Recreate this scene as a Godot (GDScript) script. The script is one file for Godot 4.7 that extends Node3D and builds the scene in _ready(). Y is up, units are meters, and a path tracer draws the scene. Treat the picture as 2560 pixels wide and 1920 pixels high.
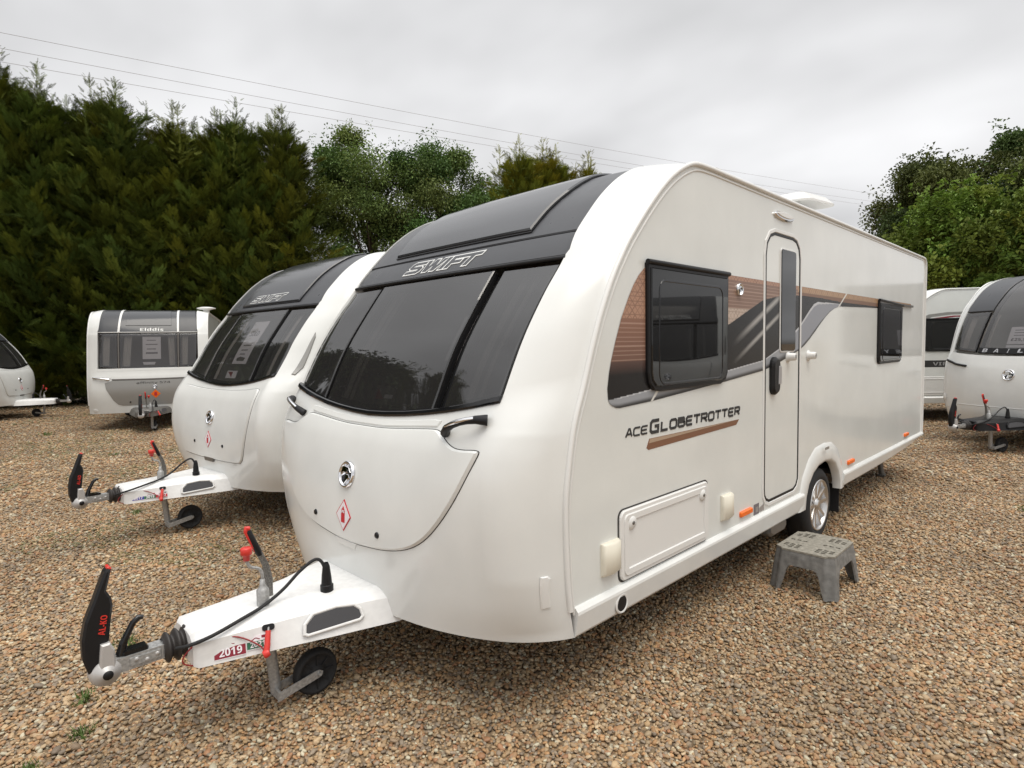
extends Node3D
# A gravel sales yard with touring caravans in front of a tall conifer hedge, under an overcast sky.

var M := {}
var names := {}
var rng := RandomNumberGenerator.new()

func _ready():
	rng.seed = 7
	make_camera()
	make_sky()
	make_materials()
	make_ground()
	make_gravel()
	main_caravan()
	second_caravan()
	silver_lid_caravan()
	edge_caravan()
	grey_window_caravan()
	stripe_caravan()
	neighbour_caravans()
	step_stool()
	make_hedge()
	make_broadleaf_trees()
	make_wires()
	make_weeds()

# ---------------------------------------------------------------- camera, sky, light
func make_camera():
	var c := Camera3D.new()
	c.name = "camera"
	add_child(c)
	c.position = Vector3(2.6842, 1.5982, 1.619)
	c.rotation_degrees = Vector3(-3.5785, 45.126, -1.0471)
	c.fov = 65.72
	c.near = 0.05
	c.far = 2000.0
	c.current = true

func make_sky():
	var w := 1024
	var h := 512
	var img := Image.create(w, h, false, Image.FORMAT_RGBF)
	var n := FastNoiseLite.new()
	n.seed = 11
	n.noise_type = FastNoiseLite.TYPE_SIMPLEX_SMOOTH
	n.frequency = 0.9
	n.fractal_octaves = 5
	n.fractal_gain = 0.48
	for j in h:
		var el := (0.5 - (j + 0.5) / h) * PI
		for i in w:
			var az := (i + 0.5) / w * TAU
			var d := Vector3(cos(el) * sin(az), sin(el), cos(el) * cos(az))
			if d.y < -0.02:
				img.set_pixel(i, j, Color(0.30, 0.27, 0.23))
				continue
			# a flat cloud deck seen in perspective
			var q := Vector2(d.x, d.z) / (maxf(d.y, 0.0) + 0.22)
			var v := n.get_noise_3d(q.x * 0.85, q.y * 1.25, 3.0)
			# overcast sky: even low down, brighter towards the zenith, thin cloud low in the north-west
			var base: float = lerpf(0.73, 1.60, smoothstep(0.42, 1.0, d.y))
			var thin := pow(maxf(d.dot(Vector3(-0.22, 0.26, -0.94)), 0.0), 14.0)
			var k: float = base * (1.0 + 0.40 * v) + 0.60 * thin
			img.set_pixel(i, j, Color(k * 0.992, k * 0.995, k * 1.012))
	var sky := Sky.new()
	var sm := PanoramaSkyMaterial.new()
	sm.panorama = ImageTexture.create_from_image(img)
	sky.sky_material = sm
	var env := Environment.new()
	env.background_mode = Environment.BG_SKY
	env.sky = sky
	env.tonemap_mode = Environment.TONE_MAPPER_LINEAR
	env.tonemap_exposure = 1.1
	env.sdfgi_enabled = true
	env.ssao_enabled = true
	env.ssil_enabled = true
	var we := WorldEnvironment.new()
	we.name = "world_environment"
	we.environment = env
	add_child(we)
	var sun := DirectionalLight3D.new()
	sun.name = "sun"
	sun.light_energy = 0.5
	sun.light_angular_distance = 40.0
	sun.light_color = Color(1.0, 0.97, 0.92)
	sun.shadow_enabled = true
	add_child(sun)
	sun.look_at_from_position(Vector3(4, 11, 0.6), Vector3.ZERO, Vector3.UP)

# ---------------------------------------------------------------- materials
func lin(r: float, g: float, b: float) -> Color:
	return Color(r, g, b).linear_to_srgb()

func mat(key: String, r: float, g: float, b: float, rough := 0.5, metal := 0.0, coat := 0.0) -> StandardMaterial3D:
	var m := StandardMaterial3D.new()
	m.albedo_color = lin(r, g, b)
	m.roughness = rough
	m.metallic = metal
	if coat > 0.0:
		m.clearcoat_enabled = true
		m.clearcoat = coat
		m.clearcoat_roughness = 0.08
	m.cull_mode = BaseMaterial3D.CULL_DISABLED
	M[key] = m
	return m

func noise_tex(seed_: int, freq: float, lo: float, hi: float, normal := false, size := 512, strength := 4.0, oct := 4) -> NoiseTexture2D:
	var f := FastNoiseLite.new()
	f.seed = seed_
	f.frequency = freq
	f.fractal_octaves = oct
	var t := NoiseTexture2D.new()
	t.width = size
	t.height = size
	t.seamless = true
	t.noise = f
	if normal:
		t.as_normal_map = true
		t.bump_strength = strength
	else:
		var g := Gradient.new()
		g.set_color(0, Color(lo, lo, lo))
		g.set_color(1, Color(hi, hi, hi))
		t.color_ramp = g
	return t

func triplanar(m: StandardMaterial3D, scale: float, world := false):
	m.uv1_triplanar = true
	m.uv1_world_triplanar = world
	m.uv1_scale = Vector3.ONE * scale

func make_materials():
	var m := mat("white", 0.735, 0.745, 0.725, 0.18)
	m.roughness_texture = noise_tex(3, 0.012, 0.75, 1.0)
	m.albedo_texture = noise_tex(4, 0.006, 0.955, 1.0)
	triplanar(m, 0.7)
	m = mat("wall_white", 0.722, 0.738, 0.712, 0.12)
	m.albedo_texture = noise_tex(14, 0.005, 0.955, 1.0)
	m.roughness_texture = noise_tex(13, 0.02, 0.7, 1.0)
	m.normal_enabled = true
	m.normal_texture = noise_tex(15, 0.004, 0, 1, true, 512, 1.2, 3)
	m.normal_scale = 0.12
	triplanar(m, 0.5)
	mat("trim_white", 0.71, 0.71, 0.69, 0.25)
	m = mat("cover_white", 0.80, 0.80, 0.79, 0.32)
	m.albedo_texture = noise_tex(5, 0.02, 0.93, 1.0)
	triplanar(m, 2.0)
	mat("vent_cream", 0.70, 0.665, 0.56, 0.4)
	m = mat("charcoal", 0.048, 0.05, 0.055, 0.34)
	m.roughness_texture = noise_tex(6, 0.02, 0.75, 1.0)
	triplanar(m, 1.0)
	m = mat("charcoal_gloss", 0.048, 0.05, 0.055, 0.15)
	m = mat("charcoal_sun", 0.048, 0.05, 0.055, 0.12)
	mat("black", 0.012, 0.012, 0.013, 0.4)
	mat("black_gloss", 0.008, 0.008, 0.009, 0.08)
	m = mat("rubber", 0.02, 0.02, 0.021, 0.75)
	m.albedo_texture = noise_tex(8, 0.05, 0.7, 1.0)
	triplanar(m, 3.0)
	mat("rubber_brown", 0.028, 0.024, 0.022, 0.55)
	mat("interior", 0.24, 0.19, 0.14, 0.7)
	mat("underside", 0.11, 0.105, 0.10, 0.8)
	m = mat("curtain", 0.42, 0.39, 0.36, 0.9)
	mat("chrome", 0.75, 0.75, 0.76, 0.07, 1.0)
	m = mat("alloy", 0.62, 0.61, 0.60, 0.28, 0.9)
	m = mat("galvanised", 0.50, 0.50, 0.49, 0.42, 0.4)
	m.albedo_texture = noise_tex(9, 0.03, 0.72, 1.0)
	triplanar(m, 4.0)
	m = mat("dull_steel", 0.30, 0.29, 0.27, 0.55, 0.6)
	m.albedo_texture = noise_tex(10, 0.04, 0.55, 1.0)
	triplanar(m, 5.0)
	mat("cast_silver", 0.48, 0.47, 0.46, 0.45, 0.35)
	mat("red", 0.58, 0.035, 0.025, 0.35)
	mat("dark_red", 0.25, 0.02, 0.02, 0.4)
	mat("orange", 0.85, 0.16, 0.015, 0.18)
	mat("lamp_red", 0.45, 0.02, 0.02, 0.15)
	mat("lamp_clear", 0.72, 0.72, 0.70, 0.1)
	mat("paper", 0.74, 0.70, 0.72, 0.7)
	mat("ink", 0.03, 0.03, 0.03, 0.6)
	mat("ink_grey", 0.16, 0.14, 0.15, 0.6)
	mat("ink_red", 0.50, 0.02, 0.03, 0.6)
	mat("ink_blue", 0.03, 0.03, 0.28, 0.6)
	mat("ink_green", 0.02, 0.12, 0.06, 0.6)
	mat("maroon", 0.22, 0.01, 0.025, 0.6)
	mat("silver_film", 0.45, 0.45, 0.46, 0.3, 0.6)
	mat("locker_grey", 0.30, 0.295, 0.28, 0.3, 0.3)
	mat("locker_dark", 0.11, 0.10, 0.09, 0.35)
	mat("panel_grey", 0.055, 0.055, 0.06, 0.6)
	m = mat("stool_grey", 0.255, 0.25, 0.235, 0.6)
	m.albedo_texture = noise_tex(12, 0.014, 0.68, 1.0, false, 512, 4.0, 5)
	triplanar(m, 2.2)
	m.normal_enabled = true
	m.normal_texture = noise_tex(16, 0.2, 0, 1, true, 256, 3.0)
	m.normal_scale = 0.25
	m = mat("stool_wood", 0.36, 0.335, 0.28, 0.62)
	m.albedo_texture = noise_tex(18, 0.02, 0.7, 1.0)
	triplanar(m, 3.0)
	var g := mat("glass", 0.022, 0.021, 0.021, 0.02)
	g.transparency = BaseMaterial3D.TRANSPARENCY_ALPHA
	g.albedo_color.a = 0.85
	g = mat("glass_thin", 0.03, 0.029, 0.029, 0.02)
	g.transparency = BaseMaterial3D.TRANSPARENCY_ALPHA
	g.albedo_color.a = 0.60
	g.metallic_specular = 0.7
	g = mat("glass_light", 0.05, 0.047, 0.047, 0.03)
	g.transparency = BaseMaterial3D.TRANSPARENCY_ALPHA
	g.albedo_color.a = 0.55
	mat("acrylic", 0.010, 0.010, 0.010, 0.02)
	M.glass.metallic_specular = 0.85
	M.glass_light.metallic_specular = 0.7
	M.black.metallic_specular = 0.35
	M.charcoal.metallic_specular = 0.45
	m = mat("bark", 0.075, 0.058, 0.042, 0.9)
	m = mat("wire", 0.28, 0.27, 0.27, 0.6)
	m = mat("conifer", 1, 1, 1, 0.7)
	m.vertex_color_use_as_albedo = true
	m = mat("leaf", 1, 1, 1, 0.55)
	m.vertex_color_use_as_albedo = true
	m.backlight_enabled = true
	m.backlight = lin(0.05, 0.09, 0.012)
	M.conifer.metallic_specular = 0.2
	M.leaf.metallic_specular = 0.3
	m = mat("grass", 0.075, 0.125, 0.022, 0.6)
	m = mat("pebble", 1, 1, 1, 0.62)
	m.vertex_color_use_as_albedo = true
	m.albedo_texture = noise_tex(21, 0.03, 0.72, 1.0)
	triplanar(m, 0.6)

# ---------------------------------------------------------------- node helpers
func numbered(n: String) -> String:
	names[n] = names.get(n, 0) + 1
	return n if names[n] == 1 else "%s_%03d" % [n, names[n] - 1]

func thing(called: String, label: String, category: String, at := Vector3.ZERO, yaw := 0.0, group := "") -> Node3D:
	var o := Node3D.new()
	o.name = numbered(called)
	add_child(o)
	o.position = at
	o.rotation.y = yaw
	tag(o, label, category, group)
	return o

func tag(o: Node, label: String, category: String, group := ""):
	o.set_meta("label", label)
	o.set_meta("category", category)
	if group != "":
		o.set_meta("group", group)

func new_st() -> SurfaceTool:
	var st := SurfaceTool.new()
	st.begin(Mesh.PRIMITIVE_TRIANGLES)
	return st

func done(st: SurfaceTool, called: String, material: Material, parent: Node, normals := true) -> MeshInstance3D:
	if normals:
		st.generate_normals()
	var o := MeshInstance3D.new()
	o.mesh = st.commit()
	o.name = called
	o.material_override = material
	parent.add_child(o, true)
	return o

func quad(st: SurfaceTool, a: Vector3, b: Vector3, c: Vector3, d: Vector3):
	st.add_vertex(a); st.add_vertex(b); st.add_vertex(c)
	st.add_vertex(a); st.add_vertex(c); st.add_vertex(d)

func grid(st: SurfaceTool, rows: Array, closed := false):
	for i in rows.size() - 1:
		var a: Array = rows[i]
		var b: Array = rows[i + 1]
		var n := a.size()
		for j in (n if closed else n - 1):
			var k := (j + 1) % n
			quad(st, a[j], a[k], b[k], b[j])

func box(st: SurfaceTool, c: Vector3, s: Vector3, bev := 0.0, b := Basis.IDENTITY):
	var h := s * 0.5
	var poly := PackedVector2Array([Vector2(-h.x, -h.y), Vector2(h.x, -h.y), Vector2(h.x, h.y), Vector2(-h.x, h.y)])
	extrude(st, poly, Transform3D(b, c), -h.z, h.z, bev, true)

func rrect(cx: float, cy: float, w: float, h: float, r: float, n := 5) -> PackedVector2Array:
	var o := PackedVector2Array()
	for k in 4:
		var cc := Vector2(cx + (w * 0.5 - r) * [1, -1, -1, 1][k], cy + (h * 0.5 - r) * [1, 1, -1, -1][k])
		for i in n + 1:
			var a := (k + float(i) / n) * PI * 0.5
			o.append(cc + Vector2(cos(a), sin(a)) * r)
	return o

func ellipse(cx: float, cy: float, rx: float, ry: float, n := 24) -> PackedVector2Array:
	var o := PackedVector2Array()
	for i in n:
		o.append(Vector2(cx + cos(TAU * i / n) * rx, cy + sin(TAU * i / n) * ry))
	return o

func ccw(p: PackedVector2Array) -> PackedVector2Array:
	if Geometry2D.is_polygon_clockwise(p):
		var q := p.duplicate()
		q.reverse()
		return q
	return p

func inset(p: PackedVector2Array, d: float) -> PackedVector2Array:
	var o := PackedVector2Array()
	var n := p.size()
	for i in n:
		var a := p[(i + n - 1) % n]
		var b := p[i]
		var c := p[(i + 1) % n]
		var e := (b - a).normalized()
		var f := (c - b).normalized()
		var n1 := Vector2(-e.y, e.x)
		var n2 := Vector2(-f.y, f.x)
		var m := n1 + n2
		if m.length() < 0.05:
			m = n1
		m = m.normalized()
		o.append(b + m * (d / maxf(m.dot(n1), 0.4)))
	return o

func resample(p: PackedVector2Array, step: float) -> PackedVector2Array:
	var o := PackedVector2Array()
	for i in p.size():
		var a := p[i]
		var b := p[(i + 1) % p.size()]
		var k := int(ceil(a.distance_to(b) / step))
		for j in maxi(k, 1):
			o.append(a.lerp(b, float(j) / maxi(k, 1)))
	return o

# polygon in local XY, extruded along local Z from d0 to d1, bevelled at d1 (and at d0 if both)
func extrude(st: SurfaceTool, poly: PackedVector2Array, xf: Transform3D, d0: float, d1: float, bev := 0.0, both := false, back := true):
	var p := ccw(poly)
	var q := inset(p, bev) if bev > 0.0 else p
	var idx := Geometry2D.triangulate_polygon(q)
	while idx.is_empty() and bev > 0.0005:
		bev *= 0.5
		q = inset(p, bev)
		idx = Geometry2D.triangulate_polygon(q)
	st.set_smooth_group(-1)
	for i in range(0, idx.size(), 3):
		for k in [0, 2, 1]:
			var v := q[idx[i + k]]
			st.add_vertex(xf * Vector3(v.x, v.y, d1))
		if back:
			var w: PackedVector2Array = q if both else p
			for k in [0, 1, 2]:
				var v := w[idx[i + k]]
				st.add_vertex(xf * Vector3(v.x, v.y, d0))
	var n := p.size()
	var top := d1 - bev
	var bot := d0 + (bev if both else 0.0)
	for i in n:
		var j := (i + 1) % n
		var a := Vector3(p[i].x, p[i].y, 0)
		var b := Vector3(p[j].x, p[j].y, 0)
		var z := Vector3(0, 0, 1)
		quad(st, xf * (a + z * bot), xf * (a + z * top), xf * (b + z * top), xf * (b + z * bot))
		if bev > 0.0:
			var c := Vector3(q[i].x, q[i].y, 0)
			var d := Vector3(q[j].x, q[j].y, 0)
			quad(st, xf * (a + z * top), xf * (c + z * d1), xf * (d + z * d1), xf * (b + z * top))
			if both:
				quad(st, xf * (c + z * d0), xf * (a + z * bot), xf * (b + z * bot), xf * (d + z * d0))

# strip between an outline and its inset, as a raised ring
func ring(st: SurfaceTool, poly: PackedVector2Array, xf: Transform3D, width: float, d0: float, d1: float):
	var p := ccw(poly)
	var q := inset(p, width)
	var b := minf(width * 0.3, (d1 - d0) * 0.5)
	var p2 := inset(p, b)
	var q2 := inset(p, width - b)
	var n := p.size()
	st.set_smooth_group(-1)
	for i in n:
		var j := (i + 1) % n
		var prof_i := [v3(p[i], d0), v3(p[i], d1 - b), v3(p2[i], d1), v3(q2[i], d1), v3(q[i], d1 - b), v3(q[i], d0)]
		var prof_j := [v3(p[j], d0), v3(p[j], d1 - b), v3(p2[j], d1), v3(q2[j], d1), v3(q[j], d1 - b), v3(q[j], d0)]
		for k in 5:
			quad(st, xf * prof_i[k], xf * prof_i[k + 1], xf * prof_j[k + 1], xf * prof_j[k])

func v3(p: Vector2, z: float) -> Vector3:
	return Vector3(p.x, p.y, z)

func tube(st: SurfaceTool, pts: Array, radii, sides := 10, caps := true):
	var rows := []
	var n := pts.size()
	var up := Vector3(0.123, 0.97, 0.21).normalized()
	st.set_smooth_group(1)
	for i in n:
		var d: Vector3 = (pts[mini(i + 1, n - 1)] - pts[maxi(i - 1, 0)]).normalized()
		var s := up.cross(d)
		if s.length() < 0.05:
			s = Vector3(1, 0, 0).cross(d)
		s = s.normalized()
		up = d.cross(s).normalized()
		var r: float = radii[i] if radii is Array else radii
		var row := []
		for k in sides:
			var a := TAU * k / sides
			row.append(pts[i] + (s * cos(a) + up * sin(a)) * r)
		rows.append(row)
	grid(st, rows, true)
	if caps:
		st.set_smooth_group(-1)
		for e in [0, n - 1]:
			for k in range(1, sides - 1):
				st.add_vertex(rows[e][0]); st.add_vertex(rows[e][k]); st.add_vertex(rows[e][k + 1])

func smooth_path(pts: Array, sub := 6) -> Array:
	var o := []
	var n := pts.size()
	for i in n - 1:
		var a: Vector3 = pts[maxi(i - 1, 0)]
		var b: Vector3 = pts[i]
		var c: Vector3 = pts[i + 1]
		var d: Vector3 = pts[mini(i + 2, n - 1)]
		for k in sub:
			var u := float(k) / sub
			o.append(0.5 * ((2.0 * b) + (c - a) * u + (2.0 * a - 5.0 * b + 4.0 * c - d) * u * u + (3.0 * b - a - 3.0 * c + d) * u * u * u))
	o.append(pts[n - 1])
	return o

# profile points (radius, along) turned about the transform's local Z
func lathe(st: SurfaceTool, prof: Array, xf: Transform3D, sides := 28, smooth := true):
	var rows := []
	for p in prof:
		var row := []
		for k in sides:
			var a := TAU * k / sides
			row.append(xf * Vector3(cos(a) * p.x, sin(a) * p.x, p.y))
		rows.append(row)
	for i in rows.size() - 1:
		st.set_smooth_group(i + 2 if not smooth else 2)
		grid(st, [rows[i], rows[i + 1]], true)

func text(parent: Node, called: String, s: String, material: Material, xf: Transform3D, height: float, width := 0.0, shear := 0.0, serif := false, bold := true, depth := 0.002) -> MeshInstance3D:
	var arr := text_arrays(s, height, width, shear, serif, bold, depth)
	var st := new_st()
	for i in arr.size():
		st.set_smooth_group(-1)
		st.add_vertex(xf * arr[i])
	return done(st, called, material, parent)

func text_arrays(s: String, height: float, width: float, shear: float, serif := false, bold := true, depth := 0.002) -> PackedVector3Array:
	var f := SystemFont.new()
	f.font_names = PackedStringArray(["Droid Serif" if serif else "Droid Sans"])
	f.font_weight = 700 if bold else 400
	var t := TextMesh.new()
	t.font = f
	t.text = s
	t.font_size = 64
	t.pixel_size = 0.01
	t.depth = 0.1
	t.curve_step = 2.0
	var a := t.get_mesh_arrays()
	var out := PackedVector3Array()
	if a.size() == 0 or a[0] == null:
		return out
	var v: PackedVector3Array = a[0]
	var lo := Vector3.INF
	var hi := -Vector3.INF
	for p in v:
		lo = lo.min(p)
		hi = hi.max(p)
	var sy := height / maxf(hi.y - lo.y, 0.001)
	var sx := sy if width <= 0.0 else width / maxf(hi.x - lo.x, 0.001)
	var idx = a[Mesh.ARRAY_INDEX]
	var seq = idx if idx != null and idx.size() > 0 else range(v.size())
	for i in seq:
		var p: Vector3 = v[i]
		var y: float = (p.y - (lo.y + hi.y) * 0.5) * sy
		out.append(Vector3((p.x - (lo.x + hi.x) * 0.5) * sx + shear * y, y, (p.z + 0.05) / 0.1 * depth))
	return out

# ---------------------------------------------------------------- caravan front skin
# rows: y,z on the centre line, y,z at the shoulder (x = 0.9 k) and y,z at the side wall (x = 1.12 k); from the sill up over the roof
const SWIFT_ROWS := [
	[0.36, 0.135, 0.36, -0.04, 0.36, -0.285], [0.52, 0.14, 0.52, 0.02, 0.536, -0.25], [0.77, 0.14, 0.77, 0.055, 0.75, -0.235],
	[0.97, 0.11, 0.97, 0.06, 0.95, -0.235], [1.14, 0.06, 1.15, 0.035, 1.117, -0.26], [1.25, 0.0, 1.28, -0.02, 1.274, -0.297],
	[1.36, -0.055, 1.38, -0.07, 1.428, -0.361], [1.53, -0.135, 1.53, -0.148, 1.588, -0.422], [1.66, -0.21, 1.665, -0.227, 1.735, -0.486],
	[1.83, -0.33, 1.834, -0.348, 1.884, -0.566], [1.96, -0.425, 1.961, -0.454, 2.0, -0.645], [2.10, -0.535, 2.103, -0.565, 2.10, -0.725],
	[2.28, -0.70, 2.276, -0.732, 2.25, -0.87], [2.38, -0.82, 2.372, -0.844, 2.369, -1.002], [2.46, -0.945, 2.457, -0.969, 2.45, -1.115],
	[2.54, -1.10, 2.53, -1.12, 2.512, -1.237], [2.575, -1.25, 2.565, -1.27, 2.540, -1.339], [2.59, -1.45, 2.58, -1.46, 2.547, -1.50]]
const UPRIGHT_ROWS := [
	[0.36, 0.02, 0.36, -0.02, 0.36, -0.10], [0.60, 0.06, 0.60, 0.03, 0.60, -0.06], [0.80, 0.08, 0.80, 0.05, 0.80, -0.05],
	[0.97, 0.07, 0.97, 0.04, 0.97, -0.06], [1.10, 0.05, 1.10, 0.02, 1.10, -0.08], [1.24, 0.01, 1.24, -0.02, 1.24, -0.11],
	[1.58, -0.06, 1.58, -0.09, 1.58, -0.18], [1.95, -0.15, 1.95, -0.18, 1.95, -0.27], [2.05, -0.19, 2.05, -0.22, 2.05, -0.31],
	[2.20, -0.27, 2.20, -0.30, 2.18, -0.38], [2.36, -0.39, 2.36, -0.42, 2.33, -0.49], [2.48, -0.53, 2.48, -0.56, 2.44, -0.62],
	[2.55, -0.70, 2.55, -0.72, 2.50, -0.76], [2.57, -0.95, 2.565, -0.95, 2.52, -0.97]]
const ROUND_ROWS := [
	[0.36, 0.06, 0.36, -0.06, 0.36, -0.30], [0.52, 0.12, 0.52, -0.01, 0.53, -0.26], [0.75, 0.14, 0.75, 0.01, 0.75, -0.23],
	[0.97, 0.13, 0.97, 0.01, 0.95, -0.23], [1.14, 0.10, 1.15, 0.0, 1.13, -0.24], [1.27, 0.06, 1.28, -0.03, 1.274, -0.27],
	[1.38, 0.02, 1.39, -0.06, 1.41, -0.31], [1.53, -0.04, 1.54, -0.11, 1.57, -0.36], [1.68, -0.10, 1.69, -0.17, 1.72, -0.41],
	[1.83, -0.17, 1.84, -0.24, 1.87, -0.47], [1.98, -0.25, 1.98, -0.32, 2.0, -0.54], [2.12, -0.35, 2.12, -0.42, 2.12, -0.63],
	[2.28, -0.50, 2.276, -0.57, 2.25, -0.76], [2.39, -0.64, 2.38, -0.70, 2.369, -0.88], [2.47, -0.80, 2.46, -0.84, 2.45, -1.0],
	[2.54, -0.98, 2.53, -1.02, 2.505, -1.13], [2.575, -1.17, 2.565, -1.20, 2.53, -1.28], [2.59, -1.40, 2.58, -1.42, 2.54, -1.46]]

func sk_row(rows: Array, t: float) -> PackedFloat32Array:
	var last := rows.size() - 1
	t = clampf(t, 0.0, last - 0.0001)
	var i := int(t)
	var u := t - i
	var a: Array = rows[maxi(i - 1, 0)]
	var b: Array = rows[i]
	var c: Array = rows[i + 1]
	var d: Array = rows[mini(i + 2, last)]
	var o := PackedFloat32Array()
	for k in 6:
		o.append(0.5 * (2.0 * b[k] + (c[k] - a[k]) * u + (2.0 * a[k] - 5.0 * b[k] + 4.0 * c[k] - d[k]) * u * u + (3.0 * b[k] - a[k] - 3.0 * c[k] + d[k]) * u * u * u))
	# how full the corner is: rounder at bumper height
	o.append(clampf((t - 0.3) / 1.2, 0.0, 1.0) * clampf((6.2 - t) / 1.5, 0.0, 1.0))
	return o

func sk_on(r: PackedFloat32Array, x: float) -> Vector3:
	var ax := absf(x)
	if ax <= 0.9:
		var k := pow(ax / 0.9, 3.0)
		return Vector3(x, lerpf(r[0], r[2], k), lerpf(r[1], r[3], k))
	var cx := 1.05 + 0.03 * r[6]
	var c1 := Vector2(r[2], r[3])
	var c2 := Vector2(r[4], r[5])
	var cc := c1.lerp(c2, 0.38 - 0.28 * r[6])
	var A := 0.9 - 2.0 * cx + 1.12
	var B := 2.0 * (cx - 0.9)
	var u := (-B + sqrt(maxf(B * B - 4.0 * A * (0.9 - minf(ax, 1.12)), 0.0))) / (2.0 * A)
	var q := c1 * (1 - u) * (1 - u) + cc * 2.0 * u * (1 - u) + c2 * u * u
	return Vector3(x, q.x, q.y)

# skin: {rows, s: arc length at t = 0, 0.1, 0.2 ...}
func make_skin(rows: Array) -> Dictionary:
	var s := PackedFloat32Array([0.0])
	var last := sk_row(rows, 0)
	for i in range(1, (rows.size() - 1) * 10 + 1):
		var r := sk_row(rows, i * 0.1)
		s.append(s[i - 1] + Vector2(r[2] - last[2], r[3] - last[3]).length())
		last = r
	return {"rows": rows, "s": s}

func s_of(sk: Dictionary, t: float) -> float:
	var s: PackedFloat32Array = sk.s
	var f := clampf(t * 10.0, 0.0, s.size() - 1.001)
	return lerpf(s[int(f)], s[int(f) + 1], f - int(f))

func t_of(sk: Dictionary, v: float) -> float:
	var s: PackedFloat32Array = sk.s
	var lo := 0
	var hi := s.size() - 1
	while hi - lo > 1:
		var m := (lo + hi) / 2
		if s[m] <= v:
			lo = m
		else:
			hi = m
	return (lo + clampf((v - s[lo]) / maxf(s[hi] - s[lo], 1e-6), -3.0, 3.0)) * 0.1

func sp(sk: Dictionary, x: float, s: float) -> Vector3:
	return sk_on(sk_row(sk.rows, t_of(sk, s)), x)

func sn(sk: Dictionary, x: float, s: float) -> Array:
	var p := sp(sk, x, s)
	var e := 0.01
	var a := sp(sk, x + e, s) - sp(sk, x - e, s)
	var b := sp(sk, x, s + e) - sp(sk, x, s - e)
	return [p, a.cross(b).normalized()]

func xs(sk: Dictionary, pts: Array) -> PackedVector2Array:
	var o := PackedVector2Array()
	for p in pts:
		o.append(Vector2(p[0], s_of(sk, p[1])))
	return o

func rounded(p: PackedVector2Array, times := 2) -> PackedVector2Array:
	# corner cutting: turns a traced outline into a smooth one
	for k in times:
		var q := PackedVector2Array()
		for i in p.size():
			var a := p[i]
			var b := p[(i + 1) % p.size()]
			q.append(a.lerp(b, 0.25))
			q.append(a.lerp(b, 0.75))
		p = q
	return p

func mirrored(right: Array) -> Array:
	# right half outline from the top centre down to the bottom centre -> whole outline
	var o := right.duplicate()
	for i in range(right.size() - 1, -1, -1):
		if absf(right[i][0]) > 0.0001:
			o.append([-right[i][0], right[i][1]])
	return o

func drape(st: SurfaceTool, sk: Dictionary, poly: PackedVector2Array, h0: float, h1: float, bev := 0.0, cell := 0.07):
	var p := resample(ccw(poly), 0.04)
	var q := inset(p, bev) if bev > 0.0 else p
	var lo := Vector2.INF
	var hi := -Vector2.INF
	for v in q:
		lo = lo.min(v)
		hi = hi.max(v)
	var nx := int(ceil((hi.x - lo.x) / cell))
	var ny := int(ceil((hi.y - lo.y) / cell))
	for i in nx:
		for j in ny:
			var a := lo + Vector2(i, j) * cell
			var c := PackedVector2Array([a, a + Vector2(cell, 0), a + Vector2(cell, cell), a + Vector2(0, cell)])
			for piece in Geometry2D.intersect_polygons(q, c):
				var idx := Geometry2D.triangulate_polygon(ccw(piece))
				var pc := ccw(piece)
				var pts := []
				for v in pc:
					pts.append(sn(sk, v.x, v.y))
				for k in range(0, idx.size(), 3):
					for m in [0, 2, 1]:
						var g: Array = pts[idx[k + m]]
						st.set_normal(g[1])
						st.add_vertex(g[0] + g[1] * h1)
	if h1 - h0 < 0.0005:
		return
	var n := p.size()
	var P := []
	var Q := []
	for i in n:
		P.append(sn(sk, p[i].x, p[i].y))
		Q.append(sn(sk, q[i].x, q[i].y))
	for i in n:
		var j := (i + 1) % n
		var a: Vector3 = P[i][0] + P[i][1] * (h1 - bev)
		var b: Vector3 = P[j][0] + P[j][1] * (h1 - bev)
		if bev > 0.0:
			flat_quad(st, a, Q[i][0] + Q[i][1] * h1, Q[j][0] + Q[j][1] * h1, b)
		flat_quad(st, P[i][0] + P[i][1] * h0, a, b, P[j][0] + P[j][1] * h0)

func flat_quad(st: SurfaceTool, a: Vector3, b: Vector3, c: Vector3, d: Vector3):
	var n := (c - a).cross(b - a).normalized()
	if n.length() < 0.5:
		n = (d - a).cross(c - a).normalized()
	for v in [a, b, c, a, c, d]:
		st.set_normal(n)
		st.add_vertex(v)

func ngrid(st: SurfaceTool, sk: Dictionary, g: Array):
	# grid of (x, s) points on the skin with the skin's own normals
	var pts := []
	for line in g:
		var row := []
		for v in line:
			row.append(sn(sk, v.x, v.y))
		pts.append(row)
	for i in pts.size() - 1:
		for j in pts[i].size() - 1:
			var q := [pts[i][j], pts[i][j + 1], pts[i + 1][j + 1], pts[i][j], pts[i + 1][j + 1], pts[i + 1][j]]
			# keep the winding on the side of the normal
			var c: Vector3 = (q[1][0] - q[0][0]).cross(q[2][0] - q[0][0])
			if c.dot(q[0][1]) > 0.0:
				q = [q[0], q[2], q[1], q[3], q[5], q[4]]
			for k in 6:
				st.set_normal(q[k][1])
				st.add_vertex(q[k][0])

func draped(sk: Dictionary, pts, h0: float, h1: float, bev: float, called: String, m: Material, parent: Node, cell := 0.07) -> MeshInstance3D:
	var st := new_st()
	drape(st, sk, pts if pts is PackedVector2Array else xs(sk, pts), h0, h1, bev, cell)
	return done(st, called, m, parent, false)

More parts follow.
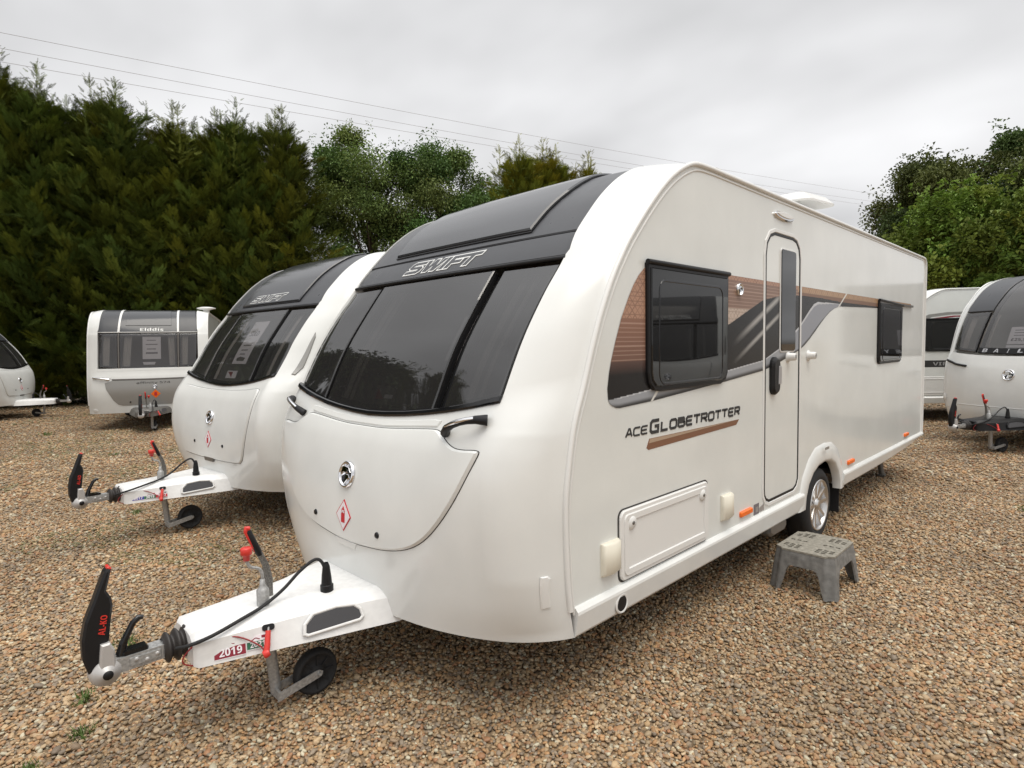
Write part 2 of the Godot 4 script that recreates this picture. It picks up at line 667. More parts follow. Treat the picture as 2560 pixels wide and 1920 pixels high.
# a raised ring (frame) that follows the skin
func draped_ring(sk: Dictionary, pts: Array, width: float, h0: float, h1: float, called: String, m: Material, parent: Node) -> MeshInstance3D:
	var st := new_st()
	var p := resample(ccw(xs(sk, pts)), 0.04)
	var q := inset(p, width)
	var n := p.size()
	for i in n:
		var j := (i + 1) % n
		var a := sn(sk, p[i].x, p[i].y)
		var b := sn(sk, p[j].x, p[j].y)
		var c := sn(sk, q[j].x, q[j].y)
		var d := sn(sk, q[i].x, q[i].y)
		flat_quad(st, a[0] + a[1] * h1, d[0] + d[1] * h1, c[0] + c[1] * h1, b[0] + b[1] * h1)
		flat_quad(st, a[0] + a[1] * h0, a[0] + a[1] * h1, b[0] + b[1] * h1, b[0] + b[1] * h0)
		flat_quad(st, d[0] + d[1] * h0, d[0] + d[1] * h1, c[0] + c[1] * h1, c[0] + c[1] * h0)
	return done(st, called, m, parent, false)

func draped_tube(sk: Dictionary, pts: Array, r: float, h: float, called: String, m: Material, parent: Node) -> MeshInstance3D:
	var path := []
	var q := xs(sk, pts)
	for i in q.size() - 1:
		var k := maxi(int(ceil(q[i].distance_to(q[i + 1]) / 0.06)), 1)
		for j in k:
			var v := q[i].lerp(q[i + 1], float(j) / k)
			var g := sn(sk, v.x, v.y)
			path.append(g[0] + g[1] * h)
	var e := sn(sk, q[q.size() - 1].x, q[q.size() - 1].y)
	path.append(e[0] + e[1] * h)
	var st := new_st()
	tube(st, path, r, 8)
	return done(st, called, m, parent)

func draped_text(sk: Dictionary, s: String, x0: float, t0: float, height: float, width: float, shear: float, h: float, called: String, m: Material, parent: Node, bold := true) -> MeshInstance3D:
	var arr := text_arrays(s, height, width, shear, false, bold, 0.002)
	var s0 := s_of(sk, t0)
	var st := new_st()
	st.set_smooth_group(-1)
	for v in arr:
		var g := sn(sk, x0 + v.x, s0 + v.y)
		st.add_vertex(g[0] + g[1] * (h + v.z))
	return done(st, called, m, parent)

const LETTERS := {
	"S": [[0, 0], [1.1, 0], [1.3, 0.15], [1.3, 0.45], [1.1, 0.6], [0.35, 0.6], [0.3, 0.65], [0.3, 0.72], [0.36, 0.78], [1.3, 0.78], [1.3, 1], [0.2, 1], [0, 0.85], [0, 0.55], [0.2, 0.4], [0.95, 0.4], [1, 0.35], [1, 0.28], [0.95, 0.22], [0, 0.22]],
	"W": [[0, 1], [0.32, 1], [0.5, 0.35], [0.72, 1], [1.0, 1], [1.2, 0.35], [1.4, 1], [1.72, 1], [1.35, 0], [1.03, 0], [0.86, 0.55], [0.68, 0], [0.36, 0]],
	"I": [[0, 0], [0.3, 0], [0.3, 1], [0, 1]],
	"F": [[0, 0], [0.3, 0], [0.3, 0.38], [1.0, 0.38], [1.0, 0.6], [0.3, 0.6], [0.3, 0.78], [1.15, 0.78], [1.15, 1], [0, 1]],
	"T": [[0.45, 0], [0.75, 0], [0.75, 0.78], [1.2, 0.78], [1.2, 1], [0, 1], [0, 0.78], [0.45, 0.78]]}

func logo_letters(sk: Dictionary, x0: float, t0: float, height: float, width: float, parent: Node, h: float, fill: String, rim := 0.013):
	var adv := {"S": 1.40, "W": 1.80, "I": 0.46, "F": 1.12, "T": 1.2}
	var total := 0.0
	for c in "SWIFT":
		total += adv[c]
	var k := width / (total + 0.35)
	var x := x0 - width * 0.5
	var s0 := s_of(sk, t0) - height * 0.5
	for c in "SWIFT":
		var poly := PackedVector2Array()
		for v in LETTERS[c]:
			poly.append(Vector2(x + (v[0] + v[1] * 0.42) * k, s0 + v[1] * height))
		poly = ccw(poly)
		x += adv[c] * k
		var big := inset(poly, -rim)
		draped(sk, big, h - 0.001, h + 0.0015, 0.0, "letter", M.white, parent, 0.2)
		draped(sk, poly, h + 0.001, h + 0.003, 0.0, "letter_face", M[fill], parent, 0.2)

# ---------------------------------------------------------------- caravan shell
func side_xf(x: float) -> Transform3D:
	return Transform3D(Basis(Vector3(0, 0, -1), Vector3(0, 1, 0), Vector3(1, 0, 0)), Vector3(x, 0, 0))

func other_side_xf(x: float) -> Transform3D:
	return Transform3D(Basis(Vector3(0, 0, -1), Vector3(0, -1, 0), Vector3(-1, 0, 0)), Vector3(-x, 0, 0))

func wall_poly(sk: Dictionary, rear: float, arch: bool) -> PackedVector2Array:
	var n: int = sk.rows.size() - 1
	var o := PackedVector2Array()
	o.append(Vector2(-sk.rows[0][5], 0.47))
	for i in range(6, n * 5 + 1):
		var r := sk_row(sk.rows, i * 0.2)
		if r[4] > 0.48:
			o.append(Vector2(-r[5], r[4]))
	var y: float = sk.rows[n][4]
	for a in 5:
		var w := a * PI / 8.0
		o.append(Vector2(rear - 0.11 + sin(w) * 0.11, y - 0.11 + cos(w) * 0.11))
	o.append(Vector2(rear - 0.02, 0.47))
	if arch:
		for v in [[3.93, 0.47], [3.80, 0.50], [3.735, 0.585], [3.64, 0.655], [3.52, 0.685], [3.28, 0.685], [3.16, 0.655], [3.06, 0.585], [2.99, 0.50], [2.88, 0.47]]:
			o.append(Vector2(v[0], v[1]))
	return o

func shell(root: Node3D, sk: Dictionary, rear: float, xin: float, tb: Callable, t_moulding: float):
	var rows: Array = sk.rows
	var n: int = rows.size() - 1
	# lower front panel, full width up to the window sill
	var xsamp := []
	for i in 10:
		xsamp.append(lerpf(-1.12, -xin, i / 9.0))
	for i in range(1, 32):
		xsamp.append(lerpf(-xin, xin, i / 32.0))
	for i in 10:
		xsamp.append(lerpf(xin, 1.12, i / 9.0))
	var st := new_st()
	st.set_smooth_group(1)
	var g := []
	for j in 31:
		var line := []
		for x in xsamp:
			line.append(Vector2(x, s_of(sk, j / 30.0 * tb.call(x))))
		g.append(line)
	ngrid(st, sk, g)
	var lip := [[], []]
	for x in xsamp:
		var p := sk_on(sk_row(rows, 0), x)
		lip[0].append(p)
		lip[1].append(p * Vector3(0.97, 1, 1) + Vector3(0, 0.004, -0.08))
	for i in lip[0].size() - 1:
		flat_quad(st, lip[0][i], lip[0][i + 1], lip[1][i + 1], lip[1][i])
	done(st, "front_panel", M.white, root, false)
	# corner mouldings from the sill over the roof
	for sgn in [-1.0, 1.0]:
		st = new_st()
		st.set_smooth_group(1)
		g = []
		var edge := [[], []]
		for j in 61:
			var t := lerpf(t_moulding, n, j / 60.0)
			var r := sk_row(rows, t)
			var line := []
			var xi: float = xin_at(xin, t / n)
			for i in 10:
				line.append(Vector2(sgn * lerpf(xi, 1.12, i / 9.0), s_of(sk, t)))
			g.append(line)
			var nn: Array = sn(sk, sgn * xi, s_of(sk, t))
			edge[0].append(nn[0])
			edge[1].append(nn[0] - nn[1] * 0.05)
		ngrid(st, sk, g)
		for i in edge[0].size() - 1:
			flat_quad(st, edge[0][i], edge[0][i + 1], edge[1][i + 1], edge[1][i])
		done(st, "corner_moulding", M.white, root, false)
	# roof
	st = new_st()
	st.set_smooth_group(1)
	var r0 := sk_row(rows, n)
	g = []
	for k in 14:
		var line := []
		var f := k / 13.0
		for i in 33:
			var p := sk_on(r0, lerpf(-1.12, 1.12, i / 32.0))
			var drop := 0.0
			var z := lerpf(p.z, -rear + 0.12, minf(f / 0.85, 1.0))
			if f > 0.85:
				var w := (f - 0.85) / 0.15 * PI * 0.5
				z = -rear + 0.12 - sin(w) * 0.12
				drop = (1.0 - cos(w)) * 0.12
			line.append(Vector3(p.x, p.y - drop, z))
		g.append(line)
	grid(st, g)
	done(st, "roof", M.white, root)
	# walls
	var poly := wall_poly(sk, rear, true)
	st = new_st()
	extrude(st, poly, side_xf(1.0), 0.09, 0.118, 0.0)
	done(st, "side_wall", M.wall_white, root)
	st = new_st()
	var flip := PackedVector2Array()
	for v in poly:
		flip.append(Vector2(v.x, -v.y))
	extrude(st, flip, other_side_xf(1.0), 0.09, 0.118, 0.0)
	done(st, "side_wall", M.wall_white, root)
	st = new_st()
	var top: float = rows[n][4] - 0.1
	box(st, Vector3(0, (top + 0.42) * 0.5, -rear + 0.015), Vector3(2.20, top - 0.42, 0.03), 0.0)
	done(st, "rear_panel", M.white, root)
	# awning rails
	for sgn in [-1.0, 1.0]:
		for which in 2:
			var path := []
			for i in range(3, n * 4 + 1):
				var r := sk_row(rows, i * 0.25)
				path.append(Vector3(sgn * (1.122 if which == 0 else 1.116), r[4], r[5]) + Vector3(0, -0.026, -0.03) * which)
			var y: float = rows[n][4] - 0.026 * which
			for k in range(1, 9):
				path.append(Vector3(sgn * (1.122 if which == 0 else 1.116), y, lerpf(rows[n][5], -rear + 0.11, k / 8.0)))
			for k in range(1, 6):
				var w := k * PI / 10.0
				path.append(Vector3(sgn * (1.122 if which == 0 else 1.116), y - (1.0 - cos(w)) * 0.10, -rear + 0.11 - sin(w) * (0.11 - 0.03 * which)))
			path.append(Vector3(sgn * (1.122 if which == 0 else 1.116), 0.48, -rear + 0.02 + 0.03 * which))
			st = new_st()
			tube(st, path, 0.013 if which == 0 else 0.008, 8)
			done(st, "awning_rail", M.trim_white, root)
	# floor pan
	st = new_st()
	box(st, Vector3(0, 0.45, (-rear - 0.2) * 0.5), Vector3(1.66, 0.04, rear - 0.3))
	for sgn in [-1.0, 1.0]:
		box(st, Vector3(sgn * 0.96, 0.45, -1.6), Vector3(0.27, 0.04, 2.5))
		box(st, Vector3(sgn * 0.96, 0.45, (-rear - 3.98) * 0.5), Vector3(0.27, 0.04, rear - 4.05))
		box(st, Vector3(sgn * 0.83, 0.60, -3.4), Vector3(0.02, 0.32, 1.1))
		box(st, Vector3(sgn * 0.96, 0.76, -3.4), Vector3(0.27, 0.02, 1.1))
	box(st, Vector3(0.36, 0.385, -2.4), Vector3(0.06, 0.09, 4.6))
	box(st, Vector3(-0.36, 0.385, -2.4), Vector3(0.06, 0.09, 4.6))
	done(st, "floor_pan", M.underside, root)
	st = new_st()
	tube(st, [Vector3(-0.95, 0.29, -3.4), Vector3(0.95, 0.29, -3.4)], 0.05, 12)
	done(st, "axle", M.underside, root)
	# bulkhead that closes the front lounge
	st = new_st()
	box(st, Vector3(0, 1.5, -2.1), Vector3(2.16, 2.05, 0.02))
	box(st, Vector3(0, 1.02, -1.1), Vector3(2.0, 0.04, 1.7))
	done(st, "lounge_lining", M.interior, root)
	for sgn in [-1.0, 1.0]:
		wheel(root, sgn)
		skirts(root, sgn, rear)
	for sgn in [-1.0, 1.0]:
		for z in [-rear + (0.56 if rear > 5.0 else 0.2)]:
			st = new_st()
			tube(st, [Vector3(sgn * 0.80, 0.43, z + 0.12), Vector3(sgn * 0.84, 0.02, z)], 0.028, 4)
			box(st, Vector3(sgn * 0.84, 0.012, z), Vector3(0.07, 0.02, 0.07))
			done(st, "corner_steady", M.dull_steel, root)

func xin_at(x: float, f: float) -> float:
	# the dark panel narrows above the header and towards the roof
	if f < 0.62:
		return x
	if f < 0.66:
		return lerpf(x + 0.008, x - 0.012, (f - 0.62) / 0.04)
	return lerpf(x - 0.012, x - 0.04, (f - 0.66) / 0.34)

func skirts(root: Node3D, sgn: float, rear: float):
	# moulded sill in two runs, front and behind the wheel
	for run in [[0.285, 2.93, 0.36, 0.352], [3.86, rear - 0.02, 0.366, 0.44]]:
		var st := new_st()
		st.set_smooth_group(-1)
		var rows := []
		var k := 8
		for i in k + 1:
			var f := i / float(k)
			var u: float = lerpf(run[0], run[1], f)
			var yb: float = lerpf(run[2], run[3], pow(f, 3.0) if run[0] > 3.0 else f)
			var line := []
			for v in [[1.117, 0.492], [1.126, 0.490], [1.141, 0.474], [1.143, 0.462], [1.128, yb + 0.012], [1.12, yb], [1.02, yb]]:
				line.append(Vector3(sgn * v[0], maxf(v[1], yb), -u))
			rows.append(line)
		grid(st, rows)
		for e in [0, k]:
			var l: Array = rows[e]
			for m in range(1, l.size() - 1):
				st.add_vertex(l[0]); st.add_vertex(l[m]); st.add_vertex(l[m + 1])
		done(st, "sill_moulding", M.white, root)
	# wheel arch trim
	var inner := [[2.985, 0.355], [3.0, 0.44], [3.05, 0.525], [3.14, 0.595], [3.26, 0.64], [3.40, 0.652], [3.54, 0.64], [3.65, 0.595], [3.73, 0.52], [3.775, 0.44], [3.79, 0.36]]
	var outer := [[2.84, 0.352], [2.875, 0.47], [2.94, 0.60], [3.06, 0.715], [3.20, 0.785], [3.40, 0.80], [3.58, 0.785], [3.72, 0.72], [3.83, 0.60], [3.885, 0.47], [3.90, 0.362]]
	var st := new_st()
	st.set_smooth_group(1)
	var g := [[], [], [], [], []]
	for i in inner.size():
		var a := Vector2(inner[i][0], inner[i][1])
		var b := Vector2(outer[i][0], outer[i][1])
		g[0].append(Vector3(sgn * 1.117, b.y, -b.x))
		var c := a.lerp(b, 0.86)
		g[1].append(Vector3(sgn * 1.130, c.y, -c.x))
		c = a.lerp(b, 0.14)
		g[2].append(Vector3(sgn * 1.136, c.y, -c.x))
		g[3].append(Vector3(sgn * 1.130, a.y, -a.x))
		g[4].append(Vector3(sgn * 1.07, a.y, -a.x))
	grid(st, g)
	done(st, "wheel_arch", M.white, root)
	st = new_st()
	box(st, Vector3(sgn * 0.98, 0.26, -3.86), Vector3(0.24, 0.24, 0.008))
	done(st, "mud_flap", M.rubber, root)

func wheel(root: Node3D, sgn: float):
	var w := Node3D.new()
	w.name = "wheel"
	root.add_child(w, true)
	w.position = Vector3(sgn * 1.0, 0.296, -3.40)
	w.rotation.y = PI * 0.5 * sgn
	var id := Transform3D.IDENTITY
	var st := new_st()
	lathe(st, [Vector2(0.195, 0.075), Vector2(0.207, 0.092), Vector2(0.235, 0.096), Vector2(0.268, 0.088), Vector2(0.287, 0.072), Vector2(0.294, 0.05), Vector2(0.297, 0.0), Vector2(0.294, -0.05), Vector2(0.28, -0.08), Vector2(0.2, -0.09)], id, 48)
	var i := 0
	done(st, "tyre", M.rubber, w)
	st = new_st()
	lathe(st, [Vector2(0.204, 0.09), Vector2(0.200, 0.098), Vector2(0.192, 0.094), Vector2(0.184, 0.07), Vector2(0.17, 0.0), Vector2(0.17, -0.06)], id, 40)
	done(st, "rim", M.alloy, w)
	st = new_st()
	lathe(st, [Vector2(0.172, -0.02), Vector2(0.06, -0.02), Vector2(0.0, -0.02)], id, 24)
	done(st, "brake_drum", M.underside, w)
	st = new_st()
	for k in 10:
		var a := (k / 2) * TAU / 5.0 + (0.27 if k % 2 == 1 else -0.27)
		var b := Basis(Vector3(0, 0, 1), a)
		for e in 1:
			var pts := [Vector3(-0.017, 0.035, 0.07), Vector3(-0.012, 0.19, 0.086), Vector3(0.012, 0.19, 0.086), Vector3(0.017, 0.035, 0.07)]
			var low := [Vector3(-0.026, 0.03, 0.035), Vector3(-0.02, 0.19, 0.055), Vector3(0.02, 0.19, 0.055), Vector3(0.026, 0.03, 0.035)]
			st.set_smooth_group(-1)
			quad(st, b * pts[0], b * pts[1], b * pts[2], b * pts[3])
			quad(st, b * low[0], b * low[1], b * pts[1], b * pts[0])
			quad(st, b * pts[3], b * pts[2], b * low[2], b * low[3])
	lathe(st, [Vector2(0.062, 0.02), Vector2(0.058, 0.066), Vector2(0.04, 0.078), Vector2(0.034, 0.088), Vector2(0.03, 0.09), Vector2(0.0, 0.091)], id, 24)
	done(st, "spokes", M.alloy, w)

# ---------------------------------------------------------------- tow hitch (in caravan axes; z points forward)
# opt: cover (material key), years: [[text, material key, x along]], grip: handbrake style, crank: material of jockey crank knob
func hitch(root: Node3D, cover_mat: String, years: Array, detail := true):
	var h := Node3D.new()
	h.name = "tow_hitch"
	root.add_child(h, true)
	var st := new_st()
	# A-frame cover: sections from the front to the body: z, half widths and heights at bottom, side fold, shoulder, top
	var secs := [
		[0.905, 0.118, 0.335, 0.125, 0.42, 0.085, 0.452, 0.05, 0.458],
		[0.890, 0.140, 0.330, 0.140, 0.43, 0.10, 0.468, 0.06, 0.474],
		[0.70, 0.195, 0.330, 0.170, 0.432, 0.118, 0.472, 0.075, 0.479],
		[0.52, 0.250, 0.330, 0.207, 0.434, 0.140, 0.474, 0.095, 0.481],
		[0.40, 0.290, 0.330, 0.238, 0.436, 0.165, 0.474, 0.125, 0.481],
		[0.24, 0.338, 0.330, 0.296, 0.437, 0.24, 0.472, 0.205, 0.478],
		[0.10, 0.385, 0.332, 0.345, 0.436, 0.30, 0.466, 0.27, 0.472],
		[0.0, 0.41, 0.34, 0.37, 0.434, 0.33, 0.462, 0.30, 0.468]]
	var rows := []
	for s in secs:
		var line := []
		for k in [[1, 2], [3, 4], [5, 6], [7, 8]]:
			line.append(Vector3(s[k[0]], s[k[1]], s[0]))
		for k in [[7, 8], [5, 6], [3, 4], [1, 2]]:
			line.append(Vector3(-s[k[0]], s[k[1]], s[0]))
		rows.append(line)
	for j in 7:
		st.set_smooth_group(j + 1)
		for i in rows.size() - 1:
			quad(st, rows[i][j], rows[i][j + 1], rows[i + 1][j + 1], rows[i + 1][j])
	st.set_smooth_group(-1)
	for j in range(1, 7):
		st.add_vertex(rows[0][0]); st.add_vertex(rows[0][j]); st.add_vertex(rows[0][j + 1])
	done(st, "hitch_cover", M[cover_mat], h)
	# beams under the cover
	st = new_st()
	for sgn in [-1.0, 1.0]:
		tube(st, [Vector3(sgn * 0.06, 0.355, 0.88), Vector3(sgn * 0.39, 0.36, -0.05)], 0.024, 4)
	done(st, "drawbar", M.dull_steel, h)
	# side frame for panels on the near slope: origin on the bottom edge, x runs towards the body
	var bx := (Vector3(0.385, 0.332, 0.10) - Vector3(0.14, 0.33, 0.89)).normalized()
	var up := (Vector3(0.212, 0.434, 0.52) - Vector3(0.25, 0.33, 0.52)).normalized()
	var nz := bx.cross(up).normalized()
	up = nz.cross(bx).normalized()
	var sf := Transform3D(Basis(bx, up, nz), Vector3(0.14, 0.33, 0.89))
	var off := 0.0
	st = new_st()
	extrude(st, PackedVector2Array([Vector2(0.415, 0.040), Vector2(0.425, 0.035), Vector2(0.645, 0.052), Vector2(0.655, 0.062), Vector2(0.648, 0.088), Vector2(0.625, 0.108), Vector2(0.55, 0.116), Vector2(0.455, 0.105), Vector2(0.42, 0.07)]), sf, 0.004, 0.010, 0.002)
	done(st, "access_panel", M.panel_grey, h)
	st = new_st()
	ring(st, PackedVector2Array([Vector2(0.40, 0.032), Vector2(0.42, 0.022), Vector2(0.65, 0.040), Vector2(0.67, 0.056), Vector2(0.662, 0.095), Vector2(0.632, 0.122), Vector2(0.55, 0.130), Vector2(0.445, 0.119), Vector2(0.405, 0.078)]), sf, 0.014, 0.0, 0.012)
	done(st, "panel_surround", M[cover_mat], h)
	# slot with the red jockey clamp handle
	st = new_st()
	extrude(st, rrect(0.265, 0.098, 0.05, 0.026, 0.011), sf, -0.004, 0.0045, 0.001)
	done(st, "clamp_slot", M.black, h)
	st = new_st()
	tube(st, [sf * Vector3(0.266, 0.098, 0.0), sf * Vector3(0.262, 0.082, 0.022)], 0.0045, 8)
	done(st, "clamp_pin", M.galvanised, h)
	st = new_st()
	tube(st, [sf * Vector3(0.262, 0.086, 0.020), sf * Vector3(0.254, 0.03, 0.030), sf * Vector3(0.249, 0.004, 0.033)], [0.011, 0.0125, 0.0125], 12)
	tube(st, [sf * Vector3(0.258, 0.004, 0.033), sf * Vector3(0.244, -0.002, 0.034), sf * Vector3(0.236, -0.005, 0.034)], [0.016, 0.018, 0.014], 12)
	done(st, "clamp_handle", M.red, h)
	# year stickers
	for y in years:
		st = new_st()
		extrude(st, PackedVector2Array([Vector2(y[2], y[3] - 0.003), Vector2(y[2] + y[4], y[3] - 0.003), Vector2(y[2] + y[4], y[3] + 0.062 * y[5]), Vector2(y[2], y[3] + 0.062 * y[5])]), sf, 0.0005, 0.0025, 0.0)
		var lab := done(st, "year_sticker", M.paper, h)
		st = new_st()
		extrude(st, PackedVector2Array([Vector2(y[2], y[3]), Vector2(y[2] + y[4], y[3]), Vector2(y[2] + y[4], y[3] + 0.034 * y[5]), Vector2(y[2], y[3] + 0.034 * y[5])]), sf, 0.002, 0.0032, 0.0)
		done(st, "sticker_band", M[y[1]], lab)
		text(lab, "sticker_year", y[0], M.paper, sf * Transform3D(Basis.IDENTITY, Vector3(y[2] + y[4] * 0.52, y[3] + 0.019 * y[5], 0.0035)), 0.026 * y[5], y[4] * 0.72)
		st = new_st()
		var wave := []
		for i in 9:
			wave.append(sf * Vector3(y[2] + y[4] * (0.25 + 0.05 * i), y[3] + (0.046 + 0.004 * sin(i * 0.8 - 1.5)) * y[5], 0.003))
		tube(st, wave, 0.0022 * y[5], 5)
		extrude(st, rrect(y[2] + y[4] * 0.85, y[3] + 0.051 * y[5], 0.022 * y[5], 0.013 * y[5], 0.003), sf, 0.002, 0.0032, 0.0)
		done(st, "sticker_print", M.maroon if y[1] == "maroon" or y[1] == "ink_green" else M.ink, lab)
	# rubber bellows
	st = new_st()
	var prof := []
	for i in 25:
		var f := i / 24.0
		prof.append(Vector2(0.05 + 0.010 * sin(f * TAU * 3.0 - PI * 0.5) + 0.012 * (1.0 - f), 0.88 + f * 0.105))
	var axis := Transform3D(Basis(Vector3(1, 0, 0), deg_to_rad(0.0)), Vector3(0, 0.398, 0))
	lathe(st, prof, axis, 22)
	done(st, "bellows", M.rubber_brown, h)
	# coupling body
	st = new_st()
	box(st, Vector3(0, 0.398, 1.065), Vector3(0.062, 0.056, 0.20), 0.008)
	box(st, Vector3(0.033, 0.40, 1.05), Vector3(0.008, 0.03, 0.11), 0.003)
	done(st, "coupling_bar", M.galvanised, h)
	for k in 3:
		st = new_st()
		lathe(st, [Vector2(0.0, 0.0), Vector2(0.008, 0.0), Vector2(0.009, -0.003), Vector2(0.009, -0.01)], Transform3D(Basis(Vector3(0, 1, 0), PI * 0.5), Vector3(0.039, 0.398 + [0.004, -0.006, 0.008][k], 1.01 + k * 0.036)), 12)
		done(st, "coupling_bolt", M.cast_silver, h)
	st = new_st()
	lathe(st, [Vector2(0.0, 0.056), Vector2(0.018, 0.056), Vector2(0.019, 0.052), Vector2(0.045, 0.040), Vector2(0.054, 0.018), Vector2(0.055, -0.018), Vector2(0.045, -0.040), Vector2(0.019, -0.052), Vector2(0.0, -0.052)], Transform3D(Basis(Vector3(0, 1, 0), PI * 0.5), Vector3(0, 0.388, 1.18)), 32)
	extrude(st, PackedVector2Array([Vector2(-1.205, 0.40), Vector2(-1.15, 0.40), Vector2(-1.152, 0.475), Vector2(-1.165, 0.505), Vector2(-1.195, 0.505), Vector2(-1.20, 0.46)]), side_xf(0), -0.046, 0.046, 0.006, true)
	done(st, "coupling_head", M.cast_silver, h)
	st = new_st()
	lathe(st, [Vector2(0.0, 0.0), Vector2(0.017, 0.0), Vector2(0.018, -0.004)], Transform3D(Basis(Vector3(0, 1, 0), PI * 0.5), Vector3(0.0585, 0.388, 1.18)), 20)
	done(st, "pivot_cap", M.black, h)
	# stabiliser handle
	var hp := PackedVector2Array()
	for v in [[1.235, 0.40], [1.25, 0.46], [1.25, 0.53], [1.236, 0.60], [1.205, 0.675], [1.192, 0.71], [1.166, 0.775], [1.155, 0.785], [1.144, 0.78], [1.164, 0.70], [1.150, 0.672], [1.146, 0.64], [1.157, 0.57], [1.166, 0.50], [1.175, 0.43], [1.19, 0.40]]:
		hp.append(Vector2(-v[0], v[1]))
	st = new_st()
	extrude(st, hp, side_xf(0), -0.027, 0.027, 0.008, true)
	done(st, "stabiliser_handle", M.black, h)
	st = new_st()
	extrude(st, PackedVector2Array([Vector2(-1.168, 0.722), Vector2(-1.162, 0.71), Vector2(-1.142, 0.782), Vector2(-1.15, 0.792), Vector2(-1.157, 0.789)]), side_xf(0), -0.020, 0.0205, 0.004, true)
	var grip := done(st, "grip_insert", M.red, h)
	text(h, "handle_lettering", "AL-KO", M.red, Transform3D(Basis(Vector3(1, 0, 0), deg_to_rad(80)) * side_xf(0).basis, Vector3(0.028, 0.575, 1.183)), 0.022, 0.075)
	# release lever
	st = new_st()
	tube(st, [Vector3(0.0, 0.43, 1.125), Vector3(0.0, 0.475, 1.115), Vector3(0.0, 0.54, 1.08), Vector3(0.0, 0.556, 1.06), Vector3(0, 0.552, 1.045)], [0.02, 0.014, 0.012, 0.012, 0.009], 10)
	box(st, Vector3(0, 0.434, 1.08), Vector3(0.05, 0.018, 0.09), 0.006)
	done(st, "release_lever", M.black_gloss, h)
	# jockey wheel
	var j := Node3D.new()
	j.name = "jockey_wheel"
	h.add_child(j, true)
	st = new_st()
	lathe(st, [Vector2(0.0, 0.125), Vector2(0.011, 0.125), Vector2(0.012, 0.10), Vector2(0.020, 0.085), Vector2(0.026, 0.078), Vector2(0.027, 0.0), Vector2(0.027, -0.08)], Transform3D(Basis(Vector3(1, 0, 0), -PI * 0.5), Vector3(0.075, 0.50, 0.60)) * Transform3D(Basis(Vector3(0, 0, 1), 0), Vector3(0, 0, -0.03)), 20)
	tube(st, [Vector3(0.10, 0.42, 0.60), Vector3(0.085, 0.075, 0.565)], 0.024, 14)
	done(st, "stem", M.galvanised, j)
	st = new_st()
	tube(st, smooth_path([Vector3(0.075, 0.58, 0.60), Vector3(0.075, 0.62, 0.60), Vector3(0.073, 0.645, 0.612), Vector3(0.068, 0.66, 0.645), Vector3(0.067, 0.69, 0.66), Vector3(0.067, 0.72, 0.66)]), 0.007, 8)
	done(st, "crank", M.galvanised, j)
	st = new_st()
	lathe(st, [Vector2(0.0, 0.045), Vector2(0.02, 0.045), Vector2(0.024, 0.04), Vector2(0.024, 0.016), Vector2(0.02, 0.012), Vector2(0.015, 0.010), Vector2(0.014, -0.012), Vector2(0.0, -0.012)], Transform3D(Basis(Vector3(1, 0, 0), -PI * 0.5), Vector3(0.067, 0.705, 0.66)), 20)
	done(st, "crank_knob", M.red, j)
	st = new_st()
	for sgn in [0.0, 1.0]:
		var x: float = lerpf(0.075, 0.149, sgn)
		extrude(st, PackedVector2Array([Vector2(-0.585, 0.055), Vector2(-0.39, 0.088), Vector2(-0.372, 0.098), Vector2(-0.37, 0.112), Vector2(-0.385, 0.122), Vector2(-0.40, 0.124), Vector2(-0.58, 0.094)]), side_xf(x), -0.002, 0.003, 0.0)
	box(st, Vector3(0.112, 0.078, 0.575), Vector3(0.075, 0.04, 0.012))
	done(st, "fork", M.galvanised, j)
	st = new_st()
	lathe(st, [Vector2(0.0, 0.03), Vector2(0.03, 0.03), Vector2(0.035, 0.018), Vector2(0.078, 0.018), Vector2(0.084, 0.028), Vector2(0.097, 0.026), Vector2(0.103, 0.014), Vector2(0.105, 0.0), Vector2(0.103, -0.014), Vector2(0.097, -0.026), Vector2(0.084, -0.028), Vector2(0.03, -0.02), Vector2(0.0, -0.03)], Transform3D(Basis(Vector3(0, 1, 0), PI * 0.5), Vector3(0.112, 0.106, 0.39)), 36)
	for k in 8:
		var a := k * TAU / 8.0
		box(st, Vector3(0.112, 0.106 + cos(a) * 0.055, 0.39 + sin(a) * 0.055), Vector3(0.05, 0.05, 0.006), 0.0, Basis(Vector3(1, 0, 0), a))
	done(st, "wheel", M.rubber, j)
	st = new_st()
	lathe(st, [Vector2(0.0, 0.012), Vector2(0.009, 0.012), Vector2(0.010, 0.0)], Transform3D(Basis(Vector3(0, 1, 0), PI * 0.5), Vector3(0.152, 0.106, 0.39)), 6, false)
	done(st, "axle_bolt", M.galvanised, j)
	# handbrake
	var hb := Node3D.new()
	hb.name = "handbrake"
	h.add_child(hb, true)
	st = new_st()
	extrude(st, PackedVector2Array([Vector2(-0.575, 0.45), Vector2(-0.528, 0.45), Vector2(-0.526, 0.56), Vector2(-0.540, 0.63), Vector2(-0.568, 0.695), Vector2(-0.592, 0.69), Vector2(-0.567, 0.625), Vector2(-0.560, 0.56)]), side_xf(0.0), -0.008, 0.012, 0.004, true)
	done(st, "lever", M.dull_steel, hb)
	st = new_st()
	tube(st, [Vector3(0.002, 0.68, 0.577), Vector3(0.002, 0.70, 0.585), Vector3(0.002, 0.80, 0.625), Vector3(0.002, 0.806, 0.627)], [0.012, 0.0155, 0.014, 0.010], 12)
	done(st, "grip", M.black, hb)
	st = new_st()
	tube(st, [Vector3(0.002, 0.70, 0.592), Vector3(0.002, 0.803, 0.634), Vector3(0.002, 0.812, 0.632), Vector3(0.002, 0.811, 0.618)], [0.0095, 0.011, 0.013, 0.011], 10)
	done(st, "grip_insert", M.red, hb)
	# cables
	st = new_st()
